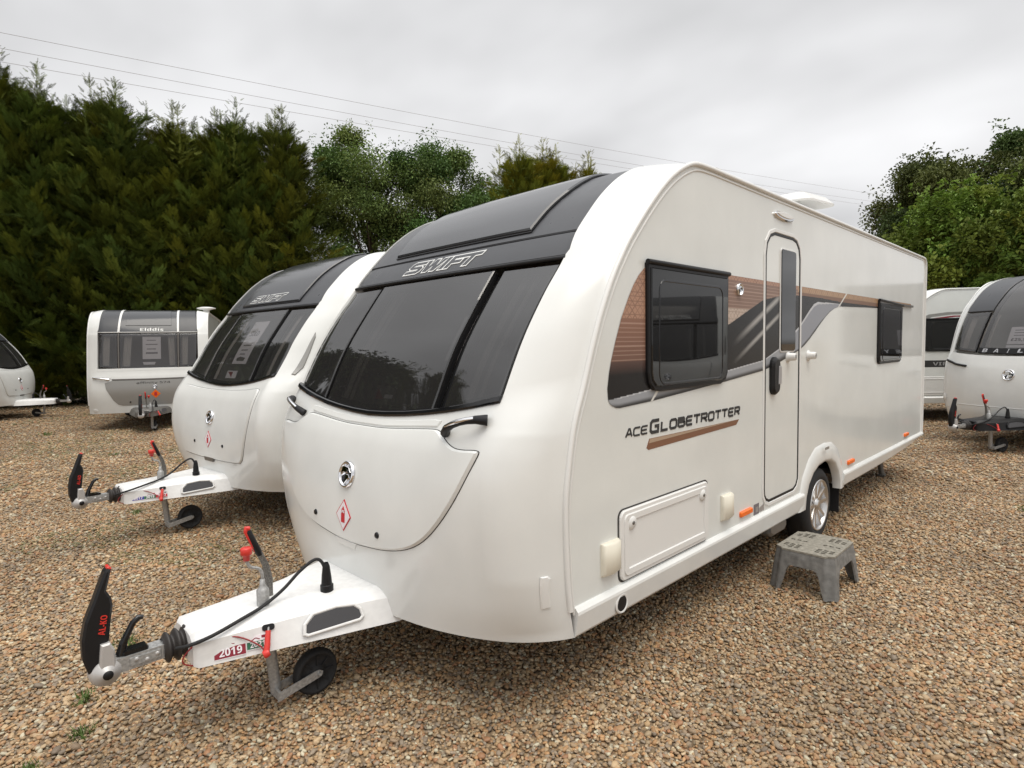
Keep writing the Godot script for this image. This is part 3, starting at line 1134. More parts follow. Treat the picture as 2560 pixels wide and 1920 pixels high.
	tube(st, smooth_path([Vector3(0.14, 0.50, 0.33), Vector3(0.14, 0.55, 0.33), Vector3(0.13, 0.615, 0.345), Vector3(0.115, 0.63, 0.375), Vector3(0.10, 0.59, 0.44), Vector3(0.10, 0.53, 0.52), Vector3(0.12, 0.492, 0.62), Vector3(0.14, 0.474, 0.72), Vector3(0.155, 0.452, 0.84), Vector3(0.13, 0.432, 0.92), Vector3(0.07, 0.41, 0.95)]), 0.0075, 8)
	done(st, "electric_cable", M.rubber, h)
	st = new_st()
	lathe(st, [Vector2(0.0, 0.0), Vector2(0.03, 0.0), Vector2(0.03, 0.035), Vector2(0.025, 0.038), Vector2(0.022, 0.075), Vector2(0.016, 0.125), Vector2(0.01, 0.14)], Transform3D(Basis(Vector3(1, 0, 0), -PI * 0.5), Vector3(0.14, 0.472, 0.33)), 18, false)
	done(st, "cable_plug", M.black, h)
	st = new_st()
	tube(st, smooth_path([sf * Vector3(0.24, -0.01, 0.03), sf * Vector3(0.23, 0.03, 0.02), sf * Vector3(0.15, 0.085, 0.012), sf * Vector3(0.06, 0.105, 0.01), sf * Vector3(0.0, 0.10, 0.012), sf * Vector3(-0.05, 0.06, 0.0), sf * Vector3(-0.055, 0.03, -0.01), sf * Vector3(-0.02, 0.012, -0.02)]), 0.0032, 6)
	done(st, "breakaway_cable", M.dark_red, h)

# ---------------------------------------------------------------- shared front furniture
func sill_line(x: float) -> float:
	var a := absf(x)
	return 6.0 if a >= 0.916 else 5.2 + 0.8 * pow(a / 0.916, 1.6)

func front_windows(root: Node3D, sk: Dictionary, xc: float, xs0: float, xs1: float, t_top: float, bow: Callable, glass_key: String):
	# centre pane and two side panes, each with its dark border behind the acrylic
	var panes := []
	var centre := [[xc, t_top]]
	for i in 6:
		var x := lerpf(xc, 0.0, i / 5.0)
		centre.append([x, bow.call(x)])
	centre.insert(0, [0.0, t_top])
	panes.append(mirrored(centre))
	for sgn in [1.0, -1.0]:
		var s := []
		s.append([sgn * xs0, t_top])
		s.append([sgn * xs1, t_top - 0.02])
		for i in 5:
			var x := lerpf(xs1, xs0, i / 4.0)
			s.append([sgn * x, bow.call(x)])
		panes.append(s)
	for k in 3:
		var w := Node3D.new()
		w.name = "front_window"
		root.add_child(w, true)
		draped(sk, panes[k], -0.020 if k == 0 else -0.03, -0.002 if k == 0 else -0.014, 0.006, "pane", M[glass_key], w, 0.08)
		draped_ring(sk, panes[k], 0.035, -0.045, -0.024 if k == 0 else -0.034, "border", M.black, w)
	# black rails that frame the openings
	for sgn in [-1.0, 1.0]:
		var st := new_st()
		drape(st, sk, xs(sk, [[sgn * xc, t_top], [sgn * xs0, t_top], [sgn * xs0, bow.call(xs0) - 0.1], [sgn * xc, bow.call(xc) - 0.1]]), -0.08, -0.05, 0.0)
		done(st, "window_pillar", M.black, root, false)

func curtains(root: Node3D, sk: Dictionary, sets: Array, t0: float, t1: float):
	for c in sets:
		var st := new_st()
		var n := 14
		var rows := []
		for j in 11:
			var t := lerpf(t0, t1, j / 10.0)
			var line := []
			for i in n + 1:
				var f := i / float(n)
				var x: float = lerpf(c[0], c[1], f) + c[2] * (j / 10.0)
				var g := sn(sk, x, s_of(sk, t))
				line.append(g[0] - g[1] * (0.075 + 0.014 * sin(f * TAU * 3.0)))
			rows.append(line)
		st.set_smooth_group(1)
		grid(st, rows)
		done(st, "curtain", M.curtain, root)

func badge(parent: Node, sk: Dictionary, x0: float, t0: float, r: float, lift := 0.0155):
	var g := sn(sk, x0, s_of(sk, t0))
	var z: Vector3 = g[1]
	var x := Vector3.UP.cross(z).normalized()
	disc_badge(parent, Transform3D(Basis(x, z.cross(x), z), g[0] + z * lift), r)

func disc_badge(parent: Node, xf: Transform3D, r: float):
	var b := Node3D.new()
	b.name = "badge"
	parent.add_child(b, true)
	var st := new_st()
	lathe(st, [Vector2(0, 0.006), Vector2(r * 0.8, 0.004), Vector2(r * 0.84, 0.012), Vector2(r * 0.92, 0.016), Vector2(r, 0.012), Vector2(r * 1.02, 0.0)], xf, 32)
	done(st, "backing", M.chrome, b)
	st = new_st()
	# a bird-like emblem: wing, head and tail in relief
	extrude(st, PackedVector2Array([Vector2(-0.55, 0.55) * r, Vector2(-0.2, 0.62) * r, Vector2(0.35, 0.55) * r, Vector2(0.7, 0.2) * r, Vector2(0.3, 0.3) * r, Vector2(0.05, 0.12) * r, Vector2(-0.35, 0.15) * r, Vector2(-0.7, -0.1) * r]), xf, 0.004, 0.014, 0.002)
	extrude(st, PackedVector2Array([Vector2(0.05, 0.05) * r, Vector2(0.5, 0.02) * r, Vector2(0.6, -0.2) * r, Vector2(0.35, -0.35) * r, Vector2(-0.05, -0.72) * r, Vector2(-0.2, -0.7) * r, Vector2(0.02, -0.3) * r]), xf, 0.004, 0.013, 0.002)
	done(st, "emblem", M.chrome, b)
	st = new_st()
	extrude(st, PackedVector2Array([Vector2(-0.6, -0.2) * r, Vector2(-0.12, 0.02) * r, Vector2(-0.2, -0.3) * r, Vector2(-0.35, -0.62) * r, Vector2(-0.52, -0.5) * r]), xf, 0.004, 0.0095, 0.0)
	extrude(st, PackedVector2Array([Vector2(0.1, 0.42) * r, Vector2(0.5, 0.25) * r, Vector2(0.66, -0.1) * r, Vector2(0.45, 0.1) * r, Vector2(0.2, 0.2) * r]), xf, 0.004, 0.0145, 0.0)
	done(st, "emblem_shade", M.charcoal, b)  # dark pieces paint the shade between the chrome shapes

func gas_diamond(root: Node3D, sk: Dictionary, t0: float, w: float, h: float):
	var d := Node3D.new()
	d.name = "gas_label"
	root.add_child(d, true)
	var s0 := s_of(sk, t0)
	var dia := PackedVector2Array([Vector2(0, s0 + h), Vector2(-w, s0), Vector2(0, s0 - h), Vector2(w, s0)])
	draped(sk, dia, 0.013, 0.0175, 0.0, "red_border", M.ink_red, d)
	draped(sk, inset(ccw(dia), 0.005), 0.017, 0.0188, 0.0, "white_field", M.paper, d)
	draped(sk, PackedVector2Array([Vector2(-0.017, s0 - h * 0.45), Vector2(0.017, s0 - h * 0.45), Vector2(0.017, s0 + h * 0.3), Vector2(0.01, s0 + h * 0.42), Vector2(0.004, s0 + h * 0.46), Vector2(0.004, s0 + h * 0.55), Vector2(-0.004, s0 + h * 0.55), Vector2(-0.004, s0 + h * 0.46), Vector2(-0.01, s0 + h * 0.42), Vector2(-0.017, s0 + h * 0.3)]), 0.0183, 0.020, 0.0, "gas_bottle", M.ink_red, d)
	draped_text(sk, "LPG", 0.0, t0 + 0.09, 0.013, 0.03, 0.0, 0.0203, "gas_lettering", M.paper, d)

func key_lock(root: Node3D, sk: Dictionary, x: float, t: float):
	var g := sn(sk, x, s_of(sk, t))
	var z: Vector3 = g[1]
	var u := Vector3.UP.cross(z).normalized()
	var st := new_st()
	lathe(st, [Vector2(0, 0.008), Vector2(0.012, 0.007), Vector2(0.015, 0.003), Vector2(0.016, -0.01)], Transform3D(Basis(u, z.cross(u), z), g[0] + z * 0.014), 16)
	done(st, "locker_lock", M.black, root)

func lid_seal(root: Node3D, sk: Dictionary, right: Array):
	# rubber seal that shows as the joint round the lid
	var p := inset(ccw(resample(rounded(xs(sk, mirrored(right))), 0.05)), -0.004)
	draped(sk, p, -0.004, 0.0015, 0.0, "lid_seal", M.rubber_brown, root, 0.1)

func grab_handle(root: Node3D, sk: Dictionary, sgn: float):
	var a := sn(sk, sgn * 0.665, s_of(sk, 4.66))
	var b := sn(sk, sgn * 0.895, s_of(sk, 5.14))
	var p := []
	for i in 7:
		var f := i / 6.0
		var l: float = lerpf(0.012, 0.012, f) + 0.045 * pow(sin(f * PI), 0.5)
		p.append(a[0].lerp(b[0], f) + a[1].lerp(b[1], f) * l)
	var hd := Node3D.new()
	hd.name = "grab_handle"
	root.add_child(hd, true)
	var st := new_st()
	tube(st, p, [0.022, 0.018, 0.014, 0.013, 0.014, 0.018, 0.024], 10)
	done(st, "handle_bar", M.black, hd)
	st = new_st()
	var q := []
	for i in range(1, 6):
		q.append(p[i] + a[1] * 0.008 + Vector3(0, 0.003, 0))
	tube(st, q, 0.0095, 8)
	done(st, "chrome_strip", M.chrome, hd)

func sill_trim(root: Node3D, sk: Dictionary, x1: float, bow: Callable):
	var right := []
	for i in 7:
		var x := lerpf(0.0, x1, i / 6.0)
		right.append([x, bow.call(x) - 0.02])
	var low := []
	for i in range(6, -1, -1):
		var x := lerpf(0.0, x1, i / 6.0)
		low.append([x, bow.call(x) - 0.26])
	draped(sk, mirrored(right + low), -0.03, 0.012, 0.006, "window_sill_trim", M.black_gloss, root)

# ---------------------------------------------------------------- the big caravan in the foreground
func main_caravan():
	var root := thing("touring_caravan", "large white touring caravan with copper side graphic, entrance door and black grab handles", "caravan", Vector3.ZERO, 0.0, "caravans on the yard")
	var sk := make_skin(SWIFT_ROWS)
	shell(root, sk, 6.90, 0.916, sill_line, 6.0)
	var bow := func(x): return sill_line(x) + 0.14
	front_windows(root, sk, 0.495, 0.555, 0.906, 10.18, bow, "glass")
	sill_trim(root, sk, 0.915, bow)
	curtains(root, sk, [[-0.45, -0.405, 0.03], [-0.37, -0.35, 0.03], [0.62, 0.66, 0.03], [0.70, 0.715, 0.04], [-0.70, -0.66, 0.02]], 5.6, 10.2)
	# header, dark roof panel, roof window
	draped(sk, mirrored([[0.0, 11.22], [0.92, 11.22], [0.924, 10.42], [0.0, 10.42]]), -0.03, -0.006, 0.004, "header_panel", M.charcoal, root, 0.1)
	draped(sk, mirrored([[0.0, 16.95], [0.876, 16.95], [0.895, 13.5], [0.905, 11.26], [0.0, 11.26]]), -0.03, -0.006, 0.006, "roof_panel", M.charcoal, root, 0.1)
	draped(sk, mirrored([[0.0, 16.2], [0.64, 16.2], [0.635, 13.5], [0.60, 11.42], [0.0, 11.42]]), -0.006, 0.0, 0.0, "roof_window_seal", M.black, root, 0.1)
	draped(sk, mirrored([[0.0, 16.15], [0.632, 16.15], [0.627, 13.5], [0.594, 11.47], [0.0, 11.47]]), -0.004, 0.012, 0.008, "roof_window", M.charcoal_sun, root, 0.1)
	draped_tube(sk, [[-0.92, 10.32], [0.92, 10.32]], 0.011, -0.006, "window_gasket", M.black, root)
	logo_letters(sk, -0.02, 10.87, 0.088, 0.66, root, -0.005, "charcoal", 0.009)
	# front locker lid
	draped(sk, rounded(xs(sk, mirrored([[0.0, 4.6], [0.184, 4.6], [0.43, 4.75], [0.575, 4.80], [0.615, 4.74], [0.658, 4.48], [0.712, 4.25], [0.768, 4.15], [0.880, 4.19], [0.892, 4.12], [0.852, 3.64], [0.780, 2.93], [0.69, 2.31], [0.595, 1.91], [0.48, 1.70], [0.327, 1.58], [0.18, 1.53], [0.08, 1.5], [0.0, 1.5]]))), -0.004, 0.014, 0.011, "front_locker_lid", M.white, root, 0.06)
	draped(sk, mirrored([[0.0, 1.50], [0.10, 1.50], [0.08, 1.38], [0.0, 1.38]]), -0.01, 0.006, 0.002, "lid_pull", M.trim_white, root)
	lid_seal(root, sk, [[0.0, 4.6], [0.184, 4.6], [0.43, 4.75], [0.575, 4.80], [0.615, 4.74], [0.658, 4.48], [0.712, 4.25], [0.768, 4.15], [0.880, 4.19], [0.892, 4.12], [0.852, 3.64], [0.780, 2.93], [0.69, 2.31], [0.595, 1.91], [0.48, 1.70], [0.327, 1.58], [0.18, 1.53], [0.08, 1.5], [0.0, 1.5]])
	draped(sk, mirrored([[0.0, 5.0], [0.30, 5.05], [0.55, 5.2], [0.60, 5.15], [0.585, 4.9], [0.43, 4.84], [0.18, 4.70], [0.0, 4.70]]), -0.004, 0.007, 0.005, "front_ledge", M.white, root)
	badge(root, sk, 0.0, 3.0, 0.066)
	gas_diamond(root, sk, 2.0, 0.07, 0.078)
	key_lock(root, sk, 0.30, 1.84)
	key_lock(root, sk, -0.30, 1.84)
	grab_handle(root, sk, 1.0)
	grab_handle(root, sk, -1.0)
	for sgn in [-1.0, 1.0]:
		draped(sk, [[sgn * 1.073, 0.97], [sgn * 1.092, 0.97], [sgn * 1.102, 1.54], [sgn * 1.098, 1.59], [sgn * 1.086, 1.59]], 0.0, 0.006, 0.003, "front_reflector", M.lamp_clear, root)
	# paper and sticker inside the glass
	draped(sk, [[0.385, 7.25], [0.475, 7.25], [0.475, 8.75], [0.385, 8.75]], -0.062, -0.060, 0.0, "price_sheet", M.paper, root)
	draped(sk, [[-0.10, 5.95], [0.09, 5.95], [0.09, 6.38], [-0.10, 6.38]], -0.052, -0.050, 0.0, "window_sticker", M.ink_grey, root)
	draped(sk, [[-0.08, 5.98], [0.0, 5.98], [-0.08, 6.3]], -0.050, -0.048, 0.0, "sticker_mark", M.maroon, root)
	draped(sk, [[0.0, 6.02], [0.075, 6.02], [0.075, 6.14], [0.0, 6.14]], -0.050, -0.048, 0.0, "sticker_mark", M.paper, root)
	hitch(root, "cover_white", [["2019", "maroon", 0.055, 0.016, 0.118, 1.15], ["2021", "ink_green", 0.178, 0.026, 0.078, 0.82]])
	main_side(root)
	# open roof vent
	var v := Node3D.new()
	v.name = "roof_vent"
	root.add_child(v, true)
	var st := new_st()
	extrude(st, rrect(0, 0, 0.56, 0.74, 0.12), Transform3D(Basis(Vector3(1, 0, 0), -PI * 0.5 + 0.07), Vector3(0.70, 2.74, -3.75)), 0.0, 0.075, 0.06)
	done(st, "vent_lid", M.trim_white, v)
	st = new_st()
	box(st, Vector3(0.62, 2.63, -3.85), Vector3(0.55, 0.08, 0.6), 0.02)
	for k in 2:
		tube(st, [Vector3(0.45 + 0.34 * k, 2.66, -3.7), Vector3(0.45 + 0.34 * k, 2.81, -3.85)], 0.012, 6)
	done(st, "vent_frame", M.trim_white, v)
	st = new_st()
	box(st, Vector3(1.09, 2.562, -1.60), Vector3(0.05, 0.018, 0.07), 0.004)
	done(st, "roof_rail_cap", M.trim_white, root)
	st = new_st()
	box(st, Vector3(1.06, 2.42, -6.94), Vector3(0.10, 0.11, 0.05), 0.012)
	done(st, "rear_marker_lamp", M.lamp_red, root)
	# motor mover beside the wheel
	st = new_st()
	extrude(st, PackedVector2Array([Vector2(2.66, 0.21), Vector2(2.72, 0.175), Vector2(2.93, 0.175), Vector2(2.98, 0.205), Vector2(2.98, 0.255), Vector2(2.94, 0.285), Vector2(2.75, 0.29), Vector2(2.65, 0.265)]), side_xf(0.0), 0.66, 1.0, 0.02)
	box(st, Vector3(0.9, 0.31, -2.98), Vector3(0.10, 0.05, 0.16), 0.01)
	done(st, "motor_mover", M.locker_grey, root)
	st = new_st()
	tube(st, [Vector3(0.70, 0.27, -3.02), Vector3(0.97, 0.27, -3.02)], 0.035, 14)
	done(st, "mover_roller", M.cast_silver, root)

func table(t: Array, u: float) -> float:
	if u <= t[0][0]:
		return t[0][1]
	for i in t.size() - 1:
		if u <= t[i + 1][0]:
			return lerpf(t[i][1], t[i + 1][1], (u - t[i][0]) / maxf(t[i + 1][0] - t[i][0], 1e-5))
	return t[t.size() - 1][1]

func graphic_texture() -> ImageTexture:
	# printed vinyl: copper film with a triangle lattice, black swoosh, silver bands
	var w := 1400
	var h := 180
	var img := Image.create(w, h, false, Image.FORMAT_RGB8)
	var cb := [[0.5, 1.49], [0.88, 1.51], [1.745, 1.711], [1.976, 1.789], [2.206, 1.865], [2.457, 1.901], [2.853, 1.925], [3.3, 1.925], [3.76, 1.915], [4.9, 1.915], [6.3, 1.96]]
	var sv := [[0.5, 1.345], [0.54, 1.353], [0.92, 1.383], [1.727, 1.440], [2.222, 1.484], [2.5, 1.56], [2.844, 1.709], [3.041, 1.828], [3.13, 1.875], [3.217, 1.896], [3.738, 1.899], [3.8, 1.86], [6.3, 1.8]]
	var bt := [[0.5, 1.31], [0.63, 1.311], [0.89, 1.322], [1.668, 1.374], [2.227, 1.418], [2.5, 1.465], [2.85, 1.538], [3.049, 1.615], [3.281, 1.733], [3.492, 1.827], [3.718, 1.878], [4.926, 1.905], [6.3, 1.97]]
	for j in h:
		var y := 2.0 - (j + 0.5) / h * 0.70
		for i in w:
			var u := 0.5 + (i + 0.5) / w * 5.8
			var c := Color(0.02, 0.019, 0.019)
			var yc := table(cb, u)
			var ys := table(sv, u)
			var yb := table(bt, u)
			if y > yc and not (u < 1.0 and y < 1.52):
				# copper
				c = Color(0.40, 0.235, 0.165)
				var lattice := false
				if u < 1.2:
					lattice = y > 1.715
					if y <= 1.715:
						c = Color(0.25, 0.135, 0.095).lerp(Color(0.16, 0.09, 0.068), clampf((1.715 - y) / 0.2, 0, 1))
				else:
					lattice = y < 1.80 or y > 1.965
					if not lattice:
						c = Color(0.23, 0.145, 0.11)
					elif y < 1.80:
						c = Color(0.5, 0.40, 0.33)
				if u > 2.8:
					lattice = y > 1.945
					c = Color(0.42, 0.27, 0.16) if lattice else Color(0.20, 0.11, 0.07)
				var a := 0.042
				var p := fposmod(u * 0.95 / a + (y - 1.4) / a, 1.0)
				var q := fposmod(u * 0.95 / a - (y - 1.4) / a, 1.0)
				var r := fposmod((y - 1.4) / a * 2.0, 1.0)
				if lattice:
					if p < 0.13 or q < 0.13 or r < 0.16:
						c = c * 0.62
				elif u < 2.9 and r < 0.22:
					c = c.lerp(Color(0.5, 0.36, 0.28), 0.45)
			elif y < ys:
				var f := clampf((y - yb) / maxf(ys - yb, 0.01), 0.0, 1.0)
				if u < 0.62:
					f *= 0.6 + 0.4 * clampf((u - 0.54) / 0.08, 0, 1)
				c = Color(0.05, 0.05, 0.05).lerp(Color(0.30, 0.31, 0.33), smoothstep(0.08, 0.5, f))
				if u > 2.7:
					c = Color(0.06, 0.06, 0.06).lerp(Color(0.27, 0.28, 0.31), smoothstep(0.03, 0.12, f))
				if f > 0.9:
					c = Color(0.52, 0.53, 0.55)
			else:
				# brushed streaks printed across the swoosh
				for k in 2:
					var yl := 1.575 + (u - 1.746) * 0.438 - 0.115 * k
					var d := absf(y - yl) / (0.030 - 0.006 * k)
					if u > 1.70 and u < 2.55 and d < 1.0:
						var s: float = (1.0 - d) * smoothstep(1.75, 2.15, u) * (1.0 - smoothstep(2.42, 2.52, u))
						c = c.lerp(Color(0.40, 0.39, 0.37), s)
				if u < 1.2 and y > 1.46:
					c = c.lerp(Color(0.10, 0.06, 0.05), clampf((y - 1.46) / 0.06, 0, 1))
			# white cut lines
			var cut := 0.905 + (y - 1.33) * 1.1
			if y < 1.41 and absf(u - cut) < 0.012:
				c = Color(0.68, 0.68, 0.64)
			cut = 3.70 + (y - 1.87) * 1.75
			if y > 1.86 and absf(u - cut) < 0.016:
				c = Color(0.68, 0.68, 0.64)
			img.set_pixel(i, j, c.linear_to_srgb())
	return ImageTexture.create_from_image(img)

func main_side(root: Node3D):
	var sx := side_xf(1.0)
	# entrance door
	var door := Node3D.new()
	door.name = "entrance_door"
	root.add_child(door, true)
	var dp := PackedVector2Array()
	for v in [[2.256, 0.64], [2.262, 0.600], [2.285, 0.572], [2.33, 0.556], [2.75, 0.556], [2.80, 0.575], [2.825, 0.61], [2.828, 0.66], [2.828, 2.17], [2.81, 2.24], [2.765, 2.282], [2.70, 2.295], [2.39, 2.295], [2.32, 2.275], [2.272, 2.225], [2.256, 2.15]]:
		dp.append(Vector2(v[0], v[1]))
	var st := new_st()
	extrude(st, dp, sx, 0.117, 0.1192, 0.0)
	done(st, "door_panel", M.wall_white, door)
	st = new_st()
	ring(st, inset(ccw(dp), -0.018), sx, 0.018, 0.117, 0.1225)
	done(st, "door_seal", M.black, door)
	st = new_st()
	ring(st, inset(ccw(dp), -0.044), sx, 0.025, 0.117, 0.124)
	done(st, "door_frame", M.trim_white, door)
	# vinyl graphic
	var gp := PackedVector2Array()
	for v in [[0.854, 1.973], [0.787, 1.922], [0.745, 1.875], [0.708, 1.823], [0.647, 1.723], [0.596, 1.610], [0.565, 1.53], [0.548, 1.473], [0.535, 1.405], [0.540, 1.356], [0.552, 1.336], [0.569, 1.325], [0.60, 1.314], [0.629, 1.311], [0.890, 1.322], [1.668, 1.374], [2.227, 1.418], [2.5, 1.465], [2.850, 1.538], [2.95, 1.572], [3.049, 1.615], [3.17, 1.675], [3.281, 1.733], [3.39, 1.785], [3.492, 1.827], [3.6, 1.857], [3.718, 1.878], [4.4, 1.895], [5.0, 1.905], [5.9, 1.948], [6.2, 1.972], [6.2, 1.990], [0.89, 1.990]]:
		gp.append(Vector2(v[0], v[1]))
	var gm := StandardMaterial3D.new()
	gm.albedo_texture = graphic_texture()
	gm.roughness = 0.25
	gm.metallic_specular = 0.3
	st = new_st()
	gp = ccw(gp)
	var idx := Geometry2D.triangulate_polygon(gp)
	for i in range(0, idx.size(), 3):
		for k in [0, 2, 1]:
			var p := gp[idx[i + k]]
			st.set_normal(Vector3(1, 0, 0))
			st.set_uv(Vector2((p.x - 0.5) / 5.8, (2.0 - p.y) / 0.70))
			st.add_vertex(sx * Vector3(p.x, p.y, 0.1203))
	done(st, "side_graphic", gm, root, false)
	# windows
	side_window(root, [[0.842, 1.985], [0.842, 1.46], [0.855, 1.41], [0.895, 1.375], [0.957, 1.367], [1.60, 1.367], [1.655, 1.385], [1.682, 1.43], [1.684, 1.985]], [1.265, 1.655, 0.66, 0.50])
	side_window(root, [[4.86, 1.975], [4.86, 1.43], [4.875, 1.385], [4.92, 1.368], [5.68, 1.368], [5.725, 1.385], [5.742, 1.43], [5.742, 1.955]], [5.30, 1.655, 0.68, 0.50])
	st = new_st()
	box(st, Vector3(1.125, 1.962, -5.55), Vector3(0.03, 0.022, 1.36), 0.005)
	done(st, "awning_strip", M.locker_dark, root)
	# door window
	var dw := Node3D.new()
	dw.name = "door_window"
	root.add_child(dw, true)
	st = new_st()
	extrude(st, rrect(2.613, 1.876, 0.275, 0.70, 0.03), sx, 0.1195, 0.126, 0.003)
	done(st, "frame", M.trim_white, dw)
	st = new_st()
	extrude(st, rrect(2.613, 1.876, 0.257, 0.682, 0.025), sx, 0.124, 0.131, 0.004)
	done(st, "pane", M.acrylic, dw)
	# door furniture
	st = new_st()
	extrude(st, rrect(2.375, 1.375, 0.118, 0.25, 0.055), sx, 0.1195, 0.152, 0.016)
	var dh := done(st, "door_handle", M.black, root)
	st = new_st()
	extrude(st, PackedVector2Array([Vector2(2.385, 1.32), Vector2(2.428, 1.32), Vector2(2.432, 1.40), Vector2(2.425, 1.44), Vector2(2.39, 1.44)]), sx, 0.15, 0.158, 0.003)
	done(st, "handle_lever", M.silver_film, dh)
	for u in [2.63, 3.026]:
		st = new_st()
		lathe(st, [Vector2(0, 0.055), Vector2(0.022, 0.055), Vector2(0.026, 0.05), Vector2(0.028, 0.012), Vector2(0.038, 0.006), Vector2(0.04, 0)], Transform3D(Basis(Vector3(0, 0, -1), Vector3(0, 1, 0), Vector3(1, 0, 0)), Vector3(1.119, 1.495, -u)), 20)
		var c := done(st, "door_catch", M.trim_white, root)
		st = new_st()
		lathe(st, [Vector2(0, 0.0565), Vector2(0.016, 0.0565)], Transform3D(Basis(Vector3(0, 0, -1), Vector3(0, 1, 0), Vector3(1, 0, 0)), Vector3(1.119, 1.495, -u)), 16)
		done(st, "catch_pad", M.galvanised, c)
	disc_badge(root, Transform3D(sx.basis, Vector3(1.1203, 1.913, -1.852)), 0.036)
	# awning light
	var al := Node3D.new()
	al.name = "awning_light"
	root.add_child(al, true)
	st = new_st()
	extrude(st, ellipse(2.525, 2.432, 0.165, 0.03), sx, 0.117, 0.135, 0.008)
	done(st, "surround", M.chrome, al)
	st = new_st()
	extrude(st, ellipse(2.525, 2.437, 0.135, 0.018), sx, 0.133, 0.141, 0.004)
	done(st, "lens", M.lamp_clear, al)
	# service locker door
	var lk := Node3D.new()
	lk.name = "side_locker"
	root.add_child(lk, true)
	st = new_st()
	extrude(st, rrect(1.04, 0.668, 0.868, 0.346, 0.04), sx, 0.116, 0.120, 0.0)
	done(st, "locker_seal", M.rubber_brown, lk)
	st = new_st()
	extrude(st, rrect(1.04, 0.668, 0.85, 0.332, 0.04), sx, 0.117, 0.131, 0.006)
	done(st, "locker_door", M.trim_white, lk)
	st = new_st()
	ring(st, rrect(1.04, 0.668, 0.80, 0.29, 0.03), sx, 0.035, 0.13, 0.137)
	done(st, "door_rib", M.trim_white, lk)
	for u in [0.70, 1.385]:
		st = new_st()
		lathe(st, [Vector2(0, 0.014), Vector2(0.026, 0.014), Vector2(0.034, 0.006), Vector2(0.036, 0)], Transform3D(sx.basis, Vector3(1.128, 0.768, -u)), 20)
		var lkk := done(st, "locker_lock", M.trim_white, lk)
		st = new_st()
		lathe(st, [Vector2(0, 0.0165), Vector2(0.009, 0.0165), Vector2(0.010, 0.0)], Transform3D(sx.basis, Vector3(1.128, 0.768, -u)), 12)
		done(st, "keyhole", M.dull_steel, lkk)
	# vent covers
	for v in [[0.54, 0.642], [1.697, 0.638]]:
		st = new_st()
		st.set_smooth_group(1)
		var rows := []
		for k in [[0.0, 0.117], [0.0, 0.135], [0.012, 0.145], [0.065, 0.155], [0.118, 0.146], [0.13, 0.137], [0.13, 0.117]]:
			var line := []
			for yy in [-0.074, -0.060, 0.0, 0.066, 0.074]:
				line.append(sx * Vector3(v[0] - 0.065 + k[0], v[1] + yy, k[1] - (0.014 if absf(yy) > 0.07 and k[1] > 0.12 else 0.0)))
			rows.append(line)
		grid(st, rows)
		for e in [0, 4]:
			st.set_smooth_group(-1)
			var pts := []
			for r in rows:
				pts.append(r[e])
			for k in range(1, pts.size() - 1):
				st.add_vertex(pts[0]); st.add_vertex(pts[k]); st.add_vertex(pts[k + 1])
		done(st, "vent_cover", M.vent_cream, root)
	# orange side markers
	for u in [[1.965, 0.546, 0.165], [4.09, 0.545, 0.17], [6.10, 0.546, 0.17]]:
		st = new_st()
		extrude(st, rrect(u[0], u[1], u[2], 0.036, 0.012), sx, 0.117, 0.135, 0.006)
		done(st, "side_marker", M.orange, root)
	# small data plate and sticker by the door
	st = new_st()
	extrude(st, PackedVector2Array([Vector2(2.09, 0.496), Vector2(2.17, 0.496), Vector2(2.17, 0.565), Vector2(2.09, 0.565)]), sx, 0.117, 0.1192, 0.0)
	done(st, "data_sticker", M.ink_grey, root)
	st = new_st()
	extrude(st, PackedVector2Array([Vector2(2.12, 0.51), Vector2(2.155, 0.51), Vector2(2.155, 0.545), Vector2(2.12, 0.545)]), sx, 0.119, 0.1198, 0.0)
	extrude(st, PackedVector2Array([Vector2(2.175, 0.50), Vector2(2.25, 0.50), Vector2(2.25, 0.545), Vector2(2.175, 0.53)]), sx, 0.117, 0.1189, 0.0)
	done(st, "data_sticker_field", M.silver_film, root)
	# sill drain outlet
	st = new_st()
	lathe(st, [Vector2(0.034, 0.0), Vector2(0.042, 0.008), Vector2(0.048, 0.0)], Transform3D(sx.basis, Vector3(1.137, 0.412, -0.607)), 24)
	done(st, "drain_collar", M.trim_white, root)
	st = new_st()
	lathe(st, [Vector2(0.0, 0.003), Vector2(0.036, 0.003)], Transform3D(sx.basis, Vector3(1.137, 0.412, -0.607)), 24)
	done(st, "drain_hole", M.black, root)
	st = new_st()
	box(st, Vector3(1.156, 0.765, -3.36), Vector3(0.006, 0.02, 0.085), 0.002)
	done(st, "arch_label", M.locker_grey, root)
	# lettering
	stroke_word(root, "ACE", 0.675, 1.170, 0.052, 0.036, 0.012, 0.0045, sx)
	stroke_word(root, "G", 0.885, 1.168, 0.072, 0.056, 0.0, 0.008, sx)
	stroke_word(root, "LOBETROTTER", 0.985, 1.168, 0.062, 0.043, 0.0205, 0.0068, sx)
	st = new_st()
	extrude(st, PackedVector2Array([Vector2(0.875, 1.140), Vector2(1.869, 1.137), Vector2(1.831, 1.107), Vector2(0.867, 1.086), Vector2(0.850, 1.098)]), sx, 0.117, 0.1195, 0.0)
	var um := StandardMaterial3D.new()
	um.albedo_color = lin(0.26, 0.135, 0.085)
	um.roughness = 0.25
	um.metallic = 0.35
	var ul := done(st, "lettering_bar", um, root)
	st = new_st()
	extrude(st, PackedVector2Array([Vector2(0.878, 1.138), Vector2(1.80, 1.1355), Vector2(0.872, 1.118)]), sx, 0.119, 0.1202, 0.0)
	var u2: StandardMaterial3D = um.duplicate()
	u2.albedo_color = lin(0.50, 0.38, 0.28)  # paler copy of the bar colour: a highlight painted into the print
	done(st, "bar_highlight", u2, ul)

